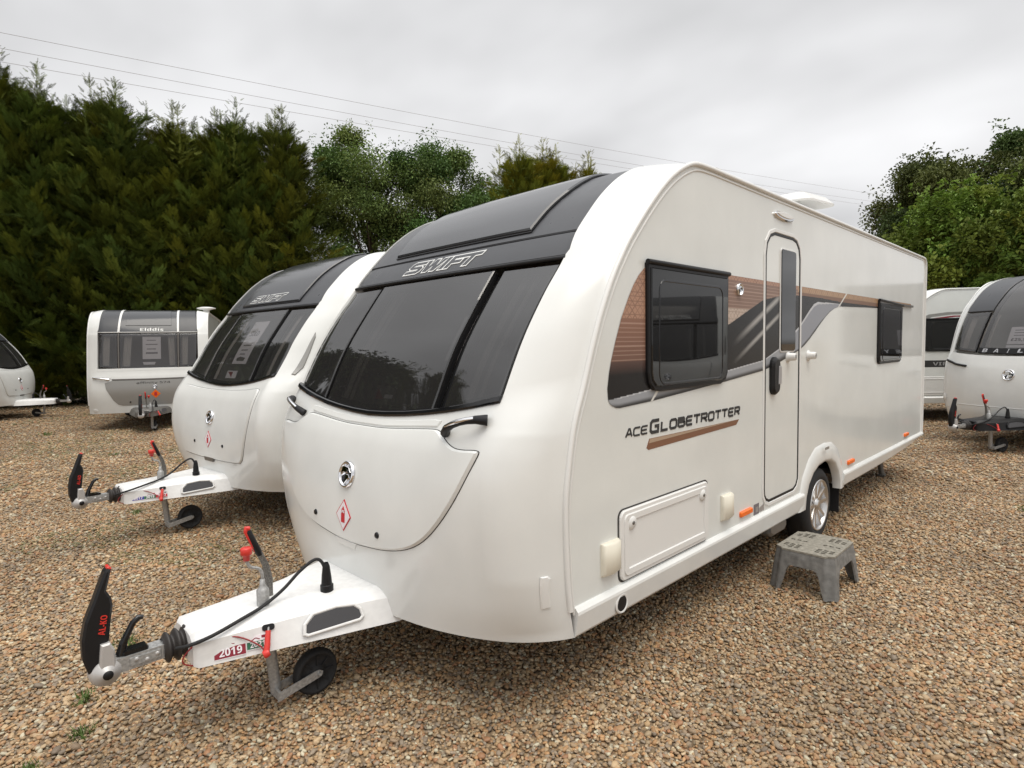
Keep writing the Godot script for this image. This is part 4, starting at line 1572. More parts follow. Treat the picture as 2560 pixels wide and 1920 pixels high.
func side_window(root: Node3D, outline: Array, pane: Array):
	var sx := side_xf(1.0)
	var w := Node3D.new()
	w.name = "side_window"
	root.add_child(w, true)
	var p := PackedVector2Array()
	for v in outline:
		p.append(Vector2(v[0], v[1]))
	var st := new_st()
	extrude(st, p, sx, 0.117, 0.138, 0.006)
	done(st, "frame", M.black, w)
	st = new_st()
	var q := inset(ccw(p), 0.022)
	extrude(st, q, sx, 0.136, 0.145, 0.005)
	done(st, "pane", M.acrylic, w)
	st = new_st()
	ring(st, rrect(pane[0], pane[1], pane[2] + 0.02, pane[3] + 0.02, 0.06), sx, 0.014, 0.143, 0.148)
	done(st, "pane_bead", M.black_gloss, w)
	st = new_st()
	var a := p[0]
	var b := p[p.size() - 1]
	tube(st, [sx * Vector3(a.x - 0.005, a.y + 0.004, 0.138), sx * Vector3(b.x + 0.005, b.y + 0.004, 0.138)], 0.013, 8)
	done(st, "hinge_rail", M.black, w)

const STROKES := {
	"A": [[[0, 0], [0.42, 1], [0.6, 1], [0.95, 0]], [[0.22, 0.33], [0.82, 0.33]]],
	"C": [[[1, 1], [0.18, 1], [0, 0.82], [0, 0.18], [0.18, 0], [1, 0]]],
	"E": [[[1, 1], [0.18, 1], [0, 0.82], [0, 0.18], [0.18, 0], [1, 0]], [[0, 0.5], [0.9, 0.5]]],
	"G": [[[1, 1], [0.18, 1], [0, 0.82], [0, 0.18], [0.18, 0], [0.95, 0], [0.95, 0.5], [0.5, 0.5]]],
	"L": [[[0, 1], [0, 0], [0.95, 0]]],
	"O": [[[0.52, 1], [0.18, 1], [0, 0.82], [0, 0.18], [0.18, 0], [0.52, 0]], [[0.48, 0], [0.82, 0], [1, 0.18], [1, 0.82], [0.82, 1], [0.48, 1]]],
	"B": [[[0.0, 0.0], [0, 1], [0.82, 1], [0.93, 0.88], [0.93, 0.64], [0.8, 0.53], [0.1, 0.53]], [[0.8, 0.53], [1, 0.42], [1, 0.13], [0.85, 0], [0.1, 0]]],
	"T": [[[-0.05, 1], [1.05, 1]], [[0.5, 1], [0.5, 0]]],
	"R": [[[0, 0], [0, 1], [0.85, 1], [0.98, 0.88], [0.98, 0.6], [0.85, 0.47], [0.14, 0.47]], [[0.5, 0.47], [1.0, 0]]]}

func stroke_word(root: Node3D, s: String, u0: float, y0: float, w: float, h: float, gap: float, half: float, sx: Transform3D):
	var u := u0
	for c in s:
		var st := new_st()
		for line in STROKES[c]:
			var p := PackedVector2Array()
			for v in line:
				p.append(Vector2(u + v[0] * w + v[1] * h * 0.12, y0 + v[1] * h))
			for poly in Geometry2D.offset_polyline(p, half, Geometry2D.JOIN_MITER, Geometry2D.END_BUTT):
				if not Geometry2D.is_polygon_clockwise(poly):
					extrude(st, poly, sx, 0.117, 0.1205, 0.0)
		done(st, "model_letter", M.ink, root)
		u += w + gap

# ---------------------------------------------------------------- the other caravans
func swift_front(root: Node3D, sk: Dictionary, poster: bool):
	var bow := func(x): return sill_line(x) + 0.14
	front_windows(root, sk, 0.47, 0.52, 0.906, 10.18, bow, "glass_thin")
	sill_trim(root, sk, 0.915, bow)
	curtains(root, sk, [[-0.44, -0.39, 0.03], [0.60, 0.64, 0.03], [-0.70, -0.65, 0.02]], 5.6, 10.2)
	draped(sk, mirrored([[0.0, 16.95], [0.876, 16.95], [0.905, 13.5], [0.924, 10.42], [0.0, 10.42]]), -0.03, -0.006, 0.006, "roof_panel", M.charcoal, root, 0.1)
	draped(sk, mirrored([[0.0, 16.2], [0.60, 16.2], [0.60, 13.5], [0.575, 10.70], [0.0, 10.70]]), -0.006, 0.0, 0.0, "roof_window_seal", M.black, root, 0.1)
	draped(sk, mirrored([[0.0, 16.15], [0.592, 16.15], [0.592, 13.5], [0.568, 10.75], [0.0, 10.75]]), -0.004, 0.012, 0.008, "roof_window", M.charcoal_sun, root, 0.1)
	draped_tube(sk, [[-0.92, 10.32], [0.92, 10.32]], 0.011, -0.006, "window_gasket", M.black, root)
	logo_letters(sk, -0.08, 11.12, 0.085, 0.66, root, 0.012, "charcoal_sun", 0.008)
	draped(sk, rounded(xs(sk, mirrored([[0.0, 4.75], [0.50, 4.85], [0.74, 4.98], [0.80, 4.80], [0.79, 3.9], [0.735, 2.7], [0.64, 1.55], [0.60, 1.38], [0.56, 1.32], [0.0, 1.28]]))), -0.004, 0.014, 0.011, "front_locker_lid", M.white, root, 0.06)
	lid_seal(root, sk, [[0.0, 4.75], [0.50, 4.85], [0.74, 4.98], [0.80, 4.80], [0.79, 3.9], [0.735, 2.7], [0.64, 1.55], [0.60, 1.38], [0.56, 1.32], [0.0, 1.28]])
	draped(sk, mirrored([[0.0, 1.34], [0.10, 1.34], [0.085, 1.20], [0.0, 1.20]]), -0.01, 0.018, 0.002, "lid_pull", M.locker_dark, root)
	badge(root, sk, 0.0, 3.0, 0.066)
	gas_diamond(root, sk, 2.0, 0.07, 0.078)
	key_lock(root, sk, 0.30, 1.84)
	key_lock(root, sk, -0.30, 1.84)
	for sgn in [-1.0, 1.0]:
		draped(sk, [[sgn * 1.02, 5.9], [sgn * 1.045, 5.8], [sgn * 1.06, 6.2], [sgn * 1.055, 8.0], [sgn * 1.04, 8.3]], 0.0, 0.008, 0.004, "marker_lamp", M.locker_grey, root)
	if poster:
		draped(sk, [[-0.12, 6.75], [0.17, 6.75], [0.17, 9.6], [-0.12, 9.6]], -0.047, -0.045, 0.0, "sale_poster", M.paper, root)
		draped_text(sk, "SOLD", 0.02, 8.75, 0.060, 0.17, 0.0, -0.044, "poster_lettering", M.ink_grey, root, false)
		for k in 3:
			draped(sk, [[-0.06 + 0.01 * k, 8.05 - 0.33 * k], [0.10 - 0.02 * k, 8.05 - 0.33 * k], [0.10 - 0.02 * k, 8.12 - 0.33 * k], [-0.06 + 0.01 * k, 8.12 - 0.33 * k]], -0.045, -0.0435, 0.0, "poster_print", M.ink_grey, root)
		draped(sk, [[-0.05, 6.92], [0.09, 6.92], [0.11, 7.12], [0.0, 7.22], [-0.06, 7.1]], -0.045, -0.0435, 0.0, "poster_print", M.locker_dark, root)
		draped(sk, [[-0.14, 5.95], [0.07, 5.95], [0.07, 6.38], [-0.14, 6.38]], -0.047, -0.045, 0.0, "window_sticker", M.paper, root)
		draped(sk, [[-0.12, 6.32], [-0.02, 6.32], [-0.02, 6.02]], -0.045, -0.0435, 0.0, "sticker_mark", M.maroon, root)

func second_caravan():
	var root := thing("touring_caravan", "white touring caravan with SOLD poster behind its tinted front window", "caravan", Vector3(-3.29, 0.012, -0.42), deg_to_rad(4.7), "caravans on the yard")
	# a slightly fuller nose than the one beside it
	var rows := []
	for i in SWIFT_ROWS.size():
		var r: Array = SWIFT_ROWS[i].duplicate()
		if i > 0 and i < 7:
			var k: float = [0.0, 0.045, 0.07, 0.07, 0.06, 0.045, 0.02][i]
			r[3] += k
			r[5] += k
		rows.append(r)
	var sk := make_skin(rows)
	shell(root, sk, 6.60, 0.916, sill_line, 6.0)
	swift_front(root, sk, true)
	hitch(root, "cover_white", [["2017", "ink_blue", 0.04, 0.022, 0.085, 0.75], ["2018", "ink_green", 0.126, 0.022, 0.085, 0.75], ["2022", "ink_red", 0.212, 0.022, 0.085, 0.75]])

func edge_caravan():
	var root := thing("touring_caravan", "white touring caravan parked by the hedge with its hitch towards the trees", "caravan", Vector3(-17.24, 0.0, -0.1), deg_to_rad(150.9), "caravans on the yard")
	var sk := make_skin(SWIFT_ROWS)
	shell(root, sk, 6.0, 0.916, sill_line, 6.0)
	swift_front(root, sk, false)
	hitch(root, "cover_white", [])

func neighbour_caravans():
	# next pitch along, seen mirrored in the glossy side wall
	var root := thing("touring_caravan", "white touring caravan parked on the pitch beside the grey windowed one", "caravan", Vector3(5.6, 0.0, -8.6), deg_to_rad(-27), "caravans on the yard")
	var sk := make_skin(SWIFT_ROWS)
	shell(root, sk, 5.6, 0.916, sill_line, 6.0)
	swift_front(root, sk, false)
	hitch(root, "cover_white", [])

func upright_panes(root: Node3D, sk: Dictionary, list: Array, glass: String):
	for p in list:
		var w := Node3D.new()
		w.name = "front_window"
		root.add_child(w, true)
		draped(sk, p, -0.02, -0.004, 0.005, "pane", M[glass], w, 0.1)
		draped_ring(sk, p, 0.04, -0.045, -0.022, "border", M.black, w)

func silver_lid_caravan():
	var root := thing("touring_caravan", "white caravan with silver front locker and upright grey windows before the hedge", "caravan", Vector3(-11.72, 0.0, -1.84), deg_to_rad(67.8), "caravans on the yard")
	var sk := make_skin(UPRIGHT_ROWS)
	var sill := func(x): return 5.0 if absf(x) < 0.93 else 5.0
	shell(root, sk, 6.0, 0.93, sill, 5.0)
	draped(sk, mirrored([[0.0, 8.0], [0.93, 8.0], [0.93, 7.75], [0.0, 7.75]]), -0.03, -0.006, 0.003, "window_header", M.black, root, 0.12)
	draped(sk, mirrored([[0.0, 5.2], [0.93, 5.2], [0.93, 5.0], [0.0, 5.0]]), -0.03, -0.002, 0.003, "window_sill", M.white, root, 0.12)
	var panes := [mirrored([[0.0, 7.72], [0.535, 7.72], [0.53, 5.22], [0.0, 5.18]])]
	for s in [-1.0, 1.0]:
		panes.append([[s * 0.575, 7.72], [s * 0.92, 7.72], [s * 0.89, 5.32], [s * 0.57, 5.22]])
	upright_panes(root, sk, panes, "glass_light")
	for s in [-1.0, 1.0]:
		draped(sk, [[s * 0.54, 7.75], [s * 0.57, 7.75], [s * 0.565, 5.2], [s * 0.535, 5.2]], -0.04, 0.0, 0.003, "window_pillar", M.locker_dark, root)
	curtains(root, sk, [[-0.50, -0.36, 0.06], [-0.86, -0.74, 0.03], [0.60, 0.72, 0.03], [0.38, 0.50, -0.04]], 5.3, 7.7)
	draped(sk, mirrored([[0.0, 8.1], [0.935, 8.1], [0.935, 8.0], [0.0, 8.0]]), -0.03, 0.004, 0.003, "trim_strip", M.trim_white, root, 0.12)
	draped(sk, mirrored([[0.0, 12.6], [0.50, 12.6], [0.53, 8.12], [0.0, 8.12]]), -0.03, -0.004, 0.004, "roof_window", M.charcoal_gloss, root, 0.1)
	draped(sk, mirrored([[0.0, 11.6], [0.40, 11.6], [0.43, 9.0], [0.0, 9.0]]), -0.006, 0.004, 0.003, "roof_window_blind", M.charcoal_sun, root, 0.1)
	for s in [-1.0, 1.0]:
		draped(sk, [[s * 0.55, 12.6], [s * 0.86, 12.6], [s * 0.925, 8.12], [s * 0.575, 8.12]], -0.03, -0.004, 0.004, "roof_panel", M.charcoal, root, 0.1)
		draped(sk, [[s * 0.502, 12.6], [s * 0.55, 12.6], [s * 0.575, 8.12], [s * 0.532, 8.12]], -0.03, 0.0, 0.003, "roof_strip", M.trim_white, root, 0.1)
	draped_text(sk, "Elddis", 0.06, 8.45, 0.075, 0.44, 0.0, 0.0, "maker_lettering", M.white, root)
	# silver locker
	draped(sk, mirrored([[0.0, 3.55], [0.66, 3.6], [0.80, 3.2], [0.78, 2.4], [0.66, 1.15], [0.58, 0.78], [0.50, 0.68], [0.0, 0.66]]), -0.004, 0.010, 0.006, "front_locker_lid", M.locker_grey, root, 0.1)
	draped(sk, mirrored([[0.0, 3.78], [0.68, 3.82], [0.66, 3.60], [0.0, 3.52]]), -0.004, 0.014, 0.004, "locker_lip", M.locker_dark, root, 0.1)
	draped_text(sk, "affinity 574", 0.08, 3.05, 0.06, 0.62, 0.0, 0.012, "model_lettering", M.ink, root, false)
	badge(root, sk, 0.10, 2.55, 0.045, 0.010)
	var s0 := s_of(sk, 1.7)
	draped(sk, PackedVector2Array([Vector2(0.11, s0 + 0.09), Vector2(0.02, s0), Vector2(0.11, s0 - 0.09), Vector2(0.20, s0)]), 0.009, 0.012, 0.0, "gas_label", M.orange, root)
	draped(sk, PackedVector2Array([Vector2(0.085, s0 - 0.04), Vector2(0.135, s0 - 0.04), Vector2(0.135, s0 + 0.03), Vector2(0.11, s0 + 0.045), Vector2(0.085, s0 + 0.03)]), 0.0115, 0.0135, 0.0, "gas_bottle", M.ink_red, root)
	key_lock(root, sk, -0.36, 0.95)
	for s in [-1.0, 1.0]:
		draped(sk, [[s * 0.70, 3.72], [s * 1.02, 3.95], [s * 1.02, 4.25], [s * 0.70, 4.0]], -0.01, 0.006, 0.003, "handle_recess", M.locker_grey, root)
		var a := sn(sk, s * 0.72, s_of(sk, 3.75))
		var b := sn(sk, s * 1.0, s_of(sk, 4.05))
		var st := new_st()
		tube(st, [a[0] + a[1] * 0.01, a[0].lerp(b[0], 0.25) + a[1] * 0.04, a[0].lerp(b[0], 0.8) + a[1] * 0.04, b[0] + b[1] * 0.01], [0.03, 0.018, 0.016, 0.022], 8)
		done(st, "grab_handle", M.chrome, root)
		var g := sn(sk, s * 1.0, s_of(sk, 0.35))
		st = new_st()
		var u := Vector3.UP.cross(g[1]).normalized()
		lathe(st, [Vector2(0, 0.008), Vector2(0.04, 0.006), Vector2(0.05, 0.0)], Transform3D(Basis(u, g[1].cross(u), g[1]), g[0]), 18)
		done(st, "round_reflector", M.lamp_clear, root)
	# price sheet
	draped(sk, [[-0.12, 5.75], [0.22, 5.75], [0.22, 7.1], [-0.12, 7.1]], -0.045, -0.043, 0.0, "price_sheet", M.paper, root)
	for k in 4:
		draped(sk, [[-0.06 + 0.02 * (k % 2), 6.05 + 0.24 * k], [0.16 - 0.03 * (k % 2), 6.05 + 0.24 * k], [0.16 - 0.03 * (k % 2), 6.10 + 0.24 * k + (0.05 if k == 0 else 0.0)], [-0.06 + 0.02 * (k % 2), 6.10 + 0.24 * k + (0.05 if k == 0 else 0.0)]], -0.043, -0.0415, 0.0, "price_print", M.ink_grey, root)
	draped(sk, [[-0.10, 5.42], [0.10, 5.42], [0.12, 5.58], [-0.12, 5.58]], -0.045, -0.043, 0.0, "window_sticker", M.paper, root)
	hitch(root, "dull_steel", [])
	var st := new_st()
	lathe(st, [Vector2(0, 0.04), Vector2(0.12, 0.035), Vector2(0.21, 0.01), Vector2(0.22, -0.01), Vector2(0.08, -0.04), Vector2(0.05, -0.15)], Transform3D(Basis(Vector3(1, 0, 0), -PI * 0.5), Vector3(0.98, 2.70, -2.2)), 20)
	done(st, "roof_vent", M.trim_white, root)

func grey_window_caravan():
	var root := thing("touring_caravan", "white caravan with wide curved grey windows, price sheet and black hitch cover", "caravan", Vector3(1.74, 0.0, -9.45), deg_to_rad(-27), "caravans on the yard")
	var sk := make_skin(ROUND_ROWS)
	var sill := func(x): return 6.0 if absf(x) > 0.93 else 5.6 + 0.4 * pow(absf(x) / 0.93, 2.0)
	shell(root, sk, 4.35, 0.93, sill, 6.0)
	# black band at the foot of the centre window carries the lettering
	var panes := [mirrored([[0.0, 16.5], [0.40, 16.5], [0.44, 13.0], [0.47, 10.5], [0.50, 6.2], [0.0, 6.05]])]
	for s in [-1.0, 1.0]:
		panes.append([[s * 0.52, 10.1], [s * 0.91, 10.1], [s * 0.91, 6.3], [s * 0.55, 6.1]])
	upright_panes(root, sk, panes, "glass_light")
	draped(sk, mirrored([[0.0, 6.45], [0.50, 6.55], [0.505, 6.0], [0.0, 5.85]]), -0.03, 0.002, 0.003, "lettering_band", M.black, root, 0.1)
	for s in [-1.0, 1.0]:
		draped(sk, [[s * 0.45, 16.6], [s * 0.86, 16.6], [s * 0.905, 13.0], [s * 0.92, 10.25], [s * 0.50, 10.25], [s * 0.47, 13.0]], -0.03, -0.004, 0.006, "roof_panel", M.charcoal, root, 0.1)
	var x := -0.40
	for c in "BAILEY":
		draped_text(sk, c, x, 6.22 + 0.2 * absf(x) * absf(x), 0.055, 0.07 if c != "I" else 0.018, 0.2, 0.003, "maker_lettering", M.silver_film, root)
		x += 0.16
	curtains(root, sk, [[-0.86, -0.76, 0.02], [-0.62, -0.56, 0.05], [-0.45, -0.42, 0.02], [0.56, 0.64, 0.0]], 6.5, 10.0)
	draped(sk, [[-0.16, 6.95], [0.22, 6.95], [0.22, 8.6], [-0.16, 8.6]], -0.043, -0.041, 0.0, "price_sheet", M.paper, root)
	draped_text(sk, "£25,9", -0.02, 7.35, 0.05, 0.20, 0.0, -0.040, "price_lettering", M.ink_grey, root)
	for k in 3:
		draped(sk, [[-0.10, 7.75 + 0.25 * k], [0.12, 7.75 + 0.25 * k], [0.12, 7.81 + 0.25 * k], [-0.10, 7.81 + 0.25 * k]], -0.041, -0.0395, 0.0, "price_print", M.ink_grey, root)
	draped(sk, [[-0.16, 6.62], [0.12, 6.62], [0.12, 6.85], [-0.16, 6.85]], -0.043, -0.041, 0.0, "window_sticker", M.paper, root)
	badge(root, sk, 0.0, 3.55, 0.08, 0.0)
	# moulded creases of the front panel
	draped_tube(sk, [[-1.05, 0.9], [-0.75, 1.35], [0.75, 1.35], [1.05, 0.9]], 0.012, -0.008, "panel_crease", M.white, root)
	for s in [-1.0, 1.0]:
		draped_tube(sk, [[s * 0.62, 4.25], [s * 0.80, 4.40], [s * 0.98, 4.85]], 0.017, 0.012, "grab_handle", M.black, root)
		var g := sn(sk, s * 1.0, s_of(sk, 1.7))
		var st := new_st()
		var u := Vector3.UP.cross(g[1]).normalized()
		lathe(st, [Vector2(0, 0.008), Vector2(0.05, 0.006), Vector2(0.06, 0.0)], Transform3D(Basis(u, g[1].cross(u), g[1]), g[0]), 18)
		done(st, "round_reflector", M.lamp_clear, root)
	hitch(root, "black", [])

func stripe_caravan():
	var root := thing("touring_caravan", "white caravan with grey and maroon swoosh stripes side-on behind the others", "caravan", Vector3(-1.3, 0.0, -12.3), deg_to_rad(-50), "caravans on the yard")
	var sk := make_skin(SWIFT_ROWS)
	shell(root, sk, 5.4, 0.916, sill_line, 6.0)
	swift_front(root, sk, false)
	hitch(root, "cover_white", [])
	var sx := side_xf(1.0)
	side_window(root, [[0.98, 1.98], [0.98, 1.43], [1.0, 1.38], [1.05, 1.36], [2.1, 1.36], [2.13, 1.40], [2.13, 1.98]], [1.55, 1.66, 0.9, 0.5])
	var curve := [[0.62, 1.35], [0.66, 1.55], [0.74, 1.78], [0.86, 1.96], [1.05, 2.07], [1.4, 2.11], [2.4, 2.12]]
	for k in 2:
		var st := new_st()
		var p := PackedVector2Array()
		for v in curve:
			p.append(Vector2(v[0] + 0.10 * k, v[1] - 0.07 * k))
		for i in range(curve.size() - 1, -1, -1):
			p.append(Vector2(curve[i][0] + 0.10 * k + (0.06 if k == 0 else 0.025), curve[i][1] - 0.07 * k - (0.05 if k == 0 else 0.025)))
		extrude(st, p, sx, 0.117, 0.1195 + 0.0005 * k, 0.0)
		done(st, "side_stripe", M.locker_grey if k == 0 else M.maroon, root)
	var st := new_st()
	extrude(st, PackedVector2Array([Vector2(0.5, 1.06), Vector2(2.6, 1.06), Vector2(2.6, 1.19), Vector2(0.5, 1.19)]), sx, 0.117, 0.1195, 0.0)
	done(st, "name_band", M.ink, root)
	text(root, "model_lettering", "VIP", M.silver_film, Transform3D(sx.basis, Vector3(1.1198, 1.125, -1.28)), 0.065, 0.26)
	st = new_st()
	extrude(st, rrect(1.3, 0.70, 1.1, 0.36, 0.03), sx, 0.117, 0.126, 0.004)
	done(st, "side_locker", M.trim_white, root)
	st = new_st()
	ring(st, rrect(1.3, 0.70, 1.0, 0.28, 0.02), sx, 0.02, 0.125, 0.131)
	done(st, "locker_rib", M.trim_white, root)

# ---------------------------------------------------------------- step stool
func step_stool():
	var root := thing("step_stool", "grey plastic step stool with punched holes standing on the gravel by the door", "step stool", Vector3(1.355, 0.0, -2.50))
	var H := 0.255
	var hx := 0.175
	var hz := 0.225
	# top plate with real holes, cut as CSG
	var top := CSGCombiner3D.new()
	top.name = "top_plate"
	var plate := CSGPolygon3D.new()
	var o := PackedVector2Array()
	var n := 0.035
	for v in [[-hx, -hz + n], [-hx + n, -hz + n * 0.6], [-hx + n * 1.3, -hz], [hx - n * 1.3, -hz], [hx - n, -hz + n * 0.6], [hx, -hz + n], [hx, hz - n], [hx - n, hz - n * 0.6], [hx - n * 1.3, hz], [-hx + n * 1.3, hz], [-hx + n, hz - n * 0.6], [-hx, hz - n]]:
		o.append(Vector2(v[0], v[1]))
	plate.polygon = o
	plate.depth = 0.012
	plate.rotation.x = PI * 0.5
	plate.position.y = H
	top.add_child(plate)
	for sx in [-1.0, 1.0]:
		for i in 3:
			for k in [-0.165, -0.135, -0.105, 0.0, 0.105, 0.135, 0.165]:
				if i == 2 and absf(k) > 0.16:
					continue
				var hole := CSGBox3D.new()
				hole.size = Vector3(0.027, 0.05, 0.021)
				hole.position = Vector3(sx * (0.062 + i * 0.038), H - 0.006, k)
				hole.operation = CSGShape3D.OPERATION_SUBTRACTION
				top.add_child(hole)
	top.material_override = M.stool_wood
	root.add_child(top)
	# skirt with arches running down into four flared legs
	var st := new_st()
	st.set_smooth_group(1)
	var P := o.size()
	var per := []
	for i in P:
		var a := o[i]
		var b := o[(i + 1) % P]
		var m := maxi(int(a.distance_to(b) / 0.012), 1)
		for k in m:
			per.append(a.lerp(b, float(k) / m))
	var rows := [[], [], [], [], [], []]
	for v in per:
		# depth of the wall: to the ground at the corners, short in the middle of each side
		var cx: float = clampf((absf(v.x) - (hx - 0.075)) / 0.03, 0.0, 1.0)
		var cz: float = clampf((absf(v.y) - (hz - 0.085)) / 0.03, 0.0, 1.0)
		var onx := absf(v.x) > hx - 0.05
		var leg: float = minf(cx, cz)
		var ex: float = maxf(0.0, 1.0 - (hx - absf(v.x)) / 0.105)
		var ez: float = maxf(0.0, 1.0 - (hz - absf(v.y)) / 0.115)
		var arch: float = minf(ex, ez)
		var depth: float = 0.085 + 0.06 * smoothstep(0.0, 0.35, arch) + 0.11 * smoothstep(0.25, 0.42, arch)
		depth = minf(depth, H - 0.002)
		for k in 6:
			var f := k / 5.0
			var d: float = 0.0 if k == 0 else depth * f
			var fl := 1.0 + 0.16 * (d / H) + (0.012 if k > 0 else 0.0)
			rows[k].append(Vector3(v.x * fl, H - 0.001 - d if k > 0 else H - 0.002, v.y * fl))
	grid(st, rows, true)
	var inner := []
	for k in 6:
		var line := []
		for v in rows[k]:
			line.append(v * Vector3(0.95, 1.0, 0.955))
		inner.append(line)
	grid(st, inner, true)
	st.set_smooth_group(-1)
	grid(st, [rows[5], inner[5]], true)
	done(st, "stool_body", M.stool_grey, root)

# ---------------------------------------------------------------- ground and gravel
func make_ground():
	var st := new_st()
	st.set_smooth_group(-1)
	quad(st, Vector3(-400, 0, -400), Vector3(400, 0, -400), Vector3(400, 0, 400), Vector3(-400, 0, 400))
	var w := 1024
	var img := Image.create(w, w, false, Image.FORMAT_RGB8)
	var r := RandomNumberGenerator.new()
	r.seed = 5
	img.fill(lin(0.22, 0.155, 0.09))
	var pal := pebble_palette()
	# stones of the far gravel: small tonal specks, about 2 cm each at 5 m per tile
	for i in 46000:
		var c: Color = pal[r.randi() % pal.size()] * r.randf_range(0.55, 1.25)
		var x := r.randi() % w
		var y := r.randi() % w
		var sx := 2 + r.randi() % 5
		var sy := 2 + r.randi() % 4
		img.fill_rect(Rect2i(x, y, sx, sy), c.linear_to_srgb())
	var m := StandardMaterial3D.new()
	m.albedo_texture = ImageTexture.create_from_image(img)
	m.roughness = 0.85
	m.uv1_triplanar = true
	m.uv1_world_triplanar = true
	m.uv1_scale = Vector3.ONE * 0.25
	m.normal_enabled = true
	m.normal_texture = noise_tex(31, 0.12, 0, 1, true, 512, 8.0)
	var o := done(st, "ground", m, self)
	o.position.y = -0.010
	o.set_meta("kind", "structure")
	o.set_meta("label", "gravel surfaced yard ground")

func pebble_palette() -> Array:
	return [Color(0.493, 0.327, 0.167), Color(0.454, 0.313, 0.176), Color(0.395, 0.257, 0.135), Color(0.542, 0.387, 0.224), Color(0.607, 0.460, 0.288), Color(0.365, 0.257, 0.159),
		Color(0.434, 0.257, 0.127), Color(0.512, 0.294, 0.135), Color(0.316, 0.248, 0.176), Color(0.395, 0.313, 0.224), Color(0.607, 0.546, 0.393), Color(0.276, 0.211, 0.147), Color(0.473, 0.349, 0.208), Color(0.424, 0.221, 0.111)]

func pebble_mesh() -> ArrayMesh:
	var s := SphereMesh.new()
	s.radius = 1.0
	s.height = 2.0
	s.radial_segments = 9
	s.rings = 4
	var a := s.get_mesh_arrays()
	var v: PackedVector3Array = a[Mesh.ARRAY_VERTEX]
	var f := FastNoiseLite.new()
	f.seed = 3
	f.frequency = 0.75
	var st := new_st()
	st.set_smooth_group(1)
	for i in a[Mesh.ARRAY_INDEX]:
		var p := v[i]
		var k := 1.0 + 0.42 * f.get_noise_3dv(p)
		p = Vector3(p.x, clampf(p.y, -0.8, 0.85), p.z)
		st.add_vertex(p * k * Vector3(1.0, 0.68, 0.82))
	st.generate_normals()
	return st.commit()

func make_gravel():
	var r := RandomNumberGenerator.new()
	r.seed = 42
	var pal := pebble_palette()
	var cam := Vector2(2.6842, 1.619)
	var rings := [[0.6, 2.8, 5200.0, 0.9], [2.8, 4.8, 4300.0, 0.94], [4.8, 8.0, 2600.0, 1.08], [8.0, 17.0, 700.0, 1.45], [17.0, 26.0, 120.0, 2.0]]
	var green := FastNoiseLite.new()
	green.seed = 9
	green.frequency = 0.35
	# stones sort into slightly paler and darker drifts
	var dust := FastNoiseLite.new()
	dust.seed = 19
	dust.frequency = 0.8
	dust.fractal_octaves = 3
	var xf := []
	var col := []
	for g in rings:
		var a0 := deg_to_rad(-97.0)
		var a1 := deg_to_rad(8.0)
		var area: float = 0.5 * (a1 - a0) * (g[1] * g[1] - g[0] * g[0])
		for i in int(area * g[2]):
			var d := sqrt(lerpf(g[0] * g[0], g[1] * g[1], r.randf()))
			var a := lerpf(a0, a1, r.randf())
			var p := Vector3(cam.x + sin(a) * d, 0, cam.y - cos(a) * d)
			var s: float = (0.0062 + 0.0075 * pow(r.randf(), 1.6)) * g[3]
			if r.randf() < 0.02:
				s *= 1.55
			p.y = -0.010 + s * 0.32 + r.randf() * 0.007
			var b := Basis(Vector3(0, 1, 0), r.randf() * TAU) * Basis(Vector3(1, 0, 0), r.randf_range(-0.5, 0.5)) * Basis(Vector3(0, 0, 1), r.randf_range(-0.5, 0.5))
			b = b.scaled_local(Vector3(r.randf_range(0.9, 1.6), r.randf_range(0.75, 1.15), r.randf_range(0.85, 1.25)) * s)
			xf.append(Transform3D(b, p))
			var c: Color = pal[r.randi() % pal.size()] * r.randf_range(0.85, 1.18) * (1.0 + 0.30 * dust.get_noise_2d(p.x, p.z))
			var gr := green.get_noise_2d(p.x, p.z)
			if gr > 0.22 and p.x < -2.0 and r.randf() < 0.35:
				c = c.lerp(Color(0.14, 0.16, 0.05), 0.6)
			col.append(c)
	var mm := MultiMesh.new()
	mm.transform_format = MultiMesh.TRANSFORM_3D
	mm.use_colors = true
	mm.mesh = pebble_mesh()
	mm.instance_count = xf.size()
	for i in xf.size():
		mm.set_instance_transform(i, xf[i])
		mm.set_instance_color(i, col[i])
	var o := MultiMeshInstance3D.new()
	o.name = "gravel"
	o.multimesh = mm
	o.material_override = M.pebble
	add_child(o)
	tag(o, "loose brown and buff pea gravel spread over the whole yard", "gravel")
	o.set_meta("kind", "stuff")
	print("pebbles ", xf.size())

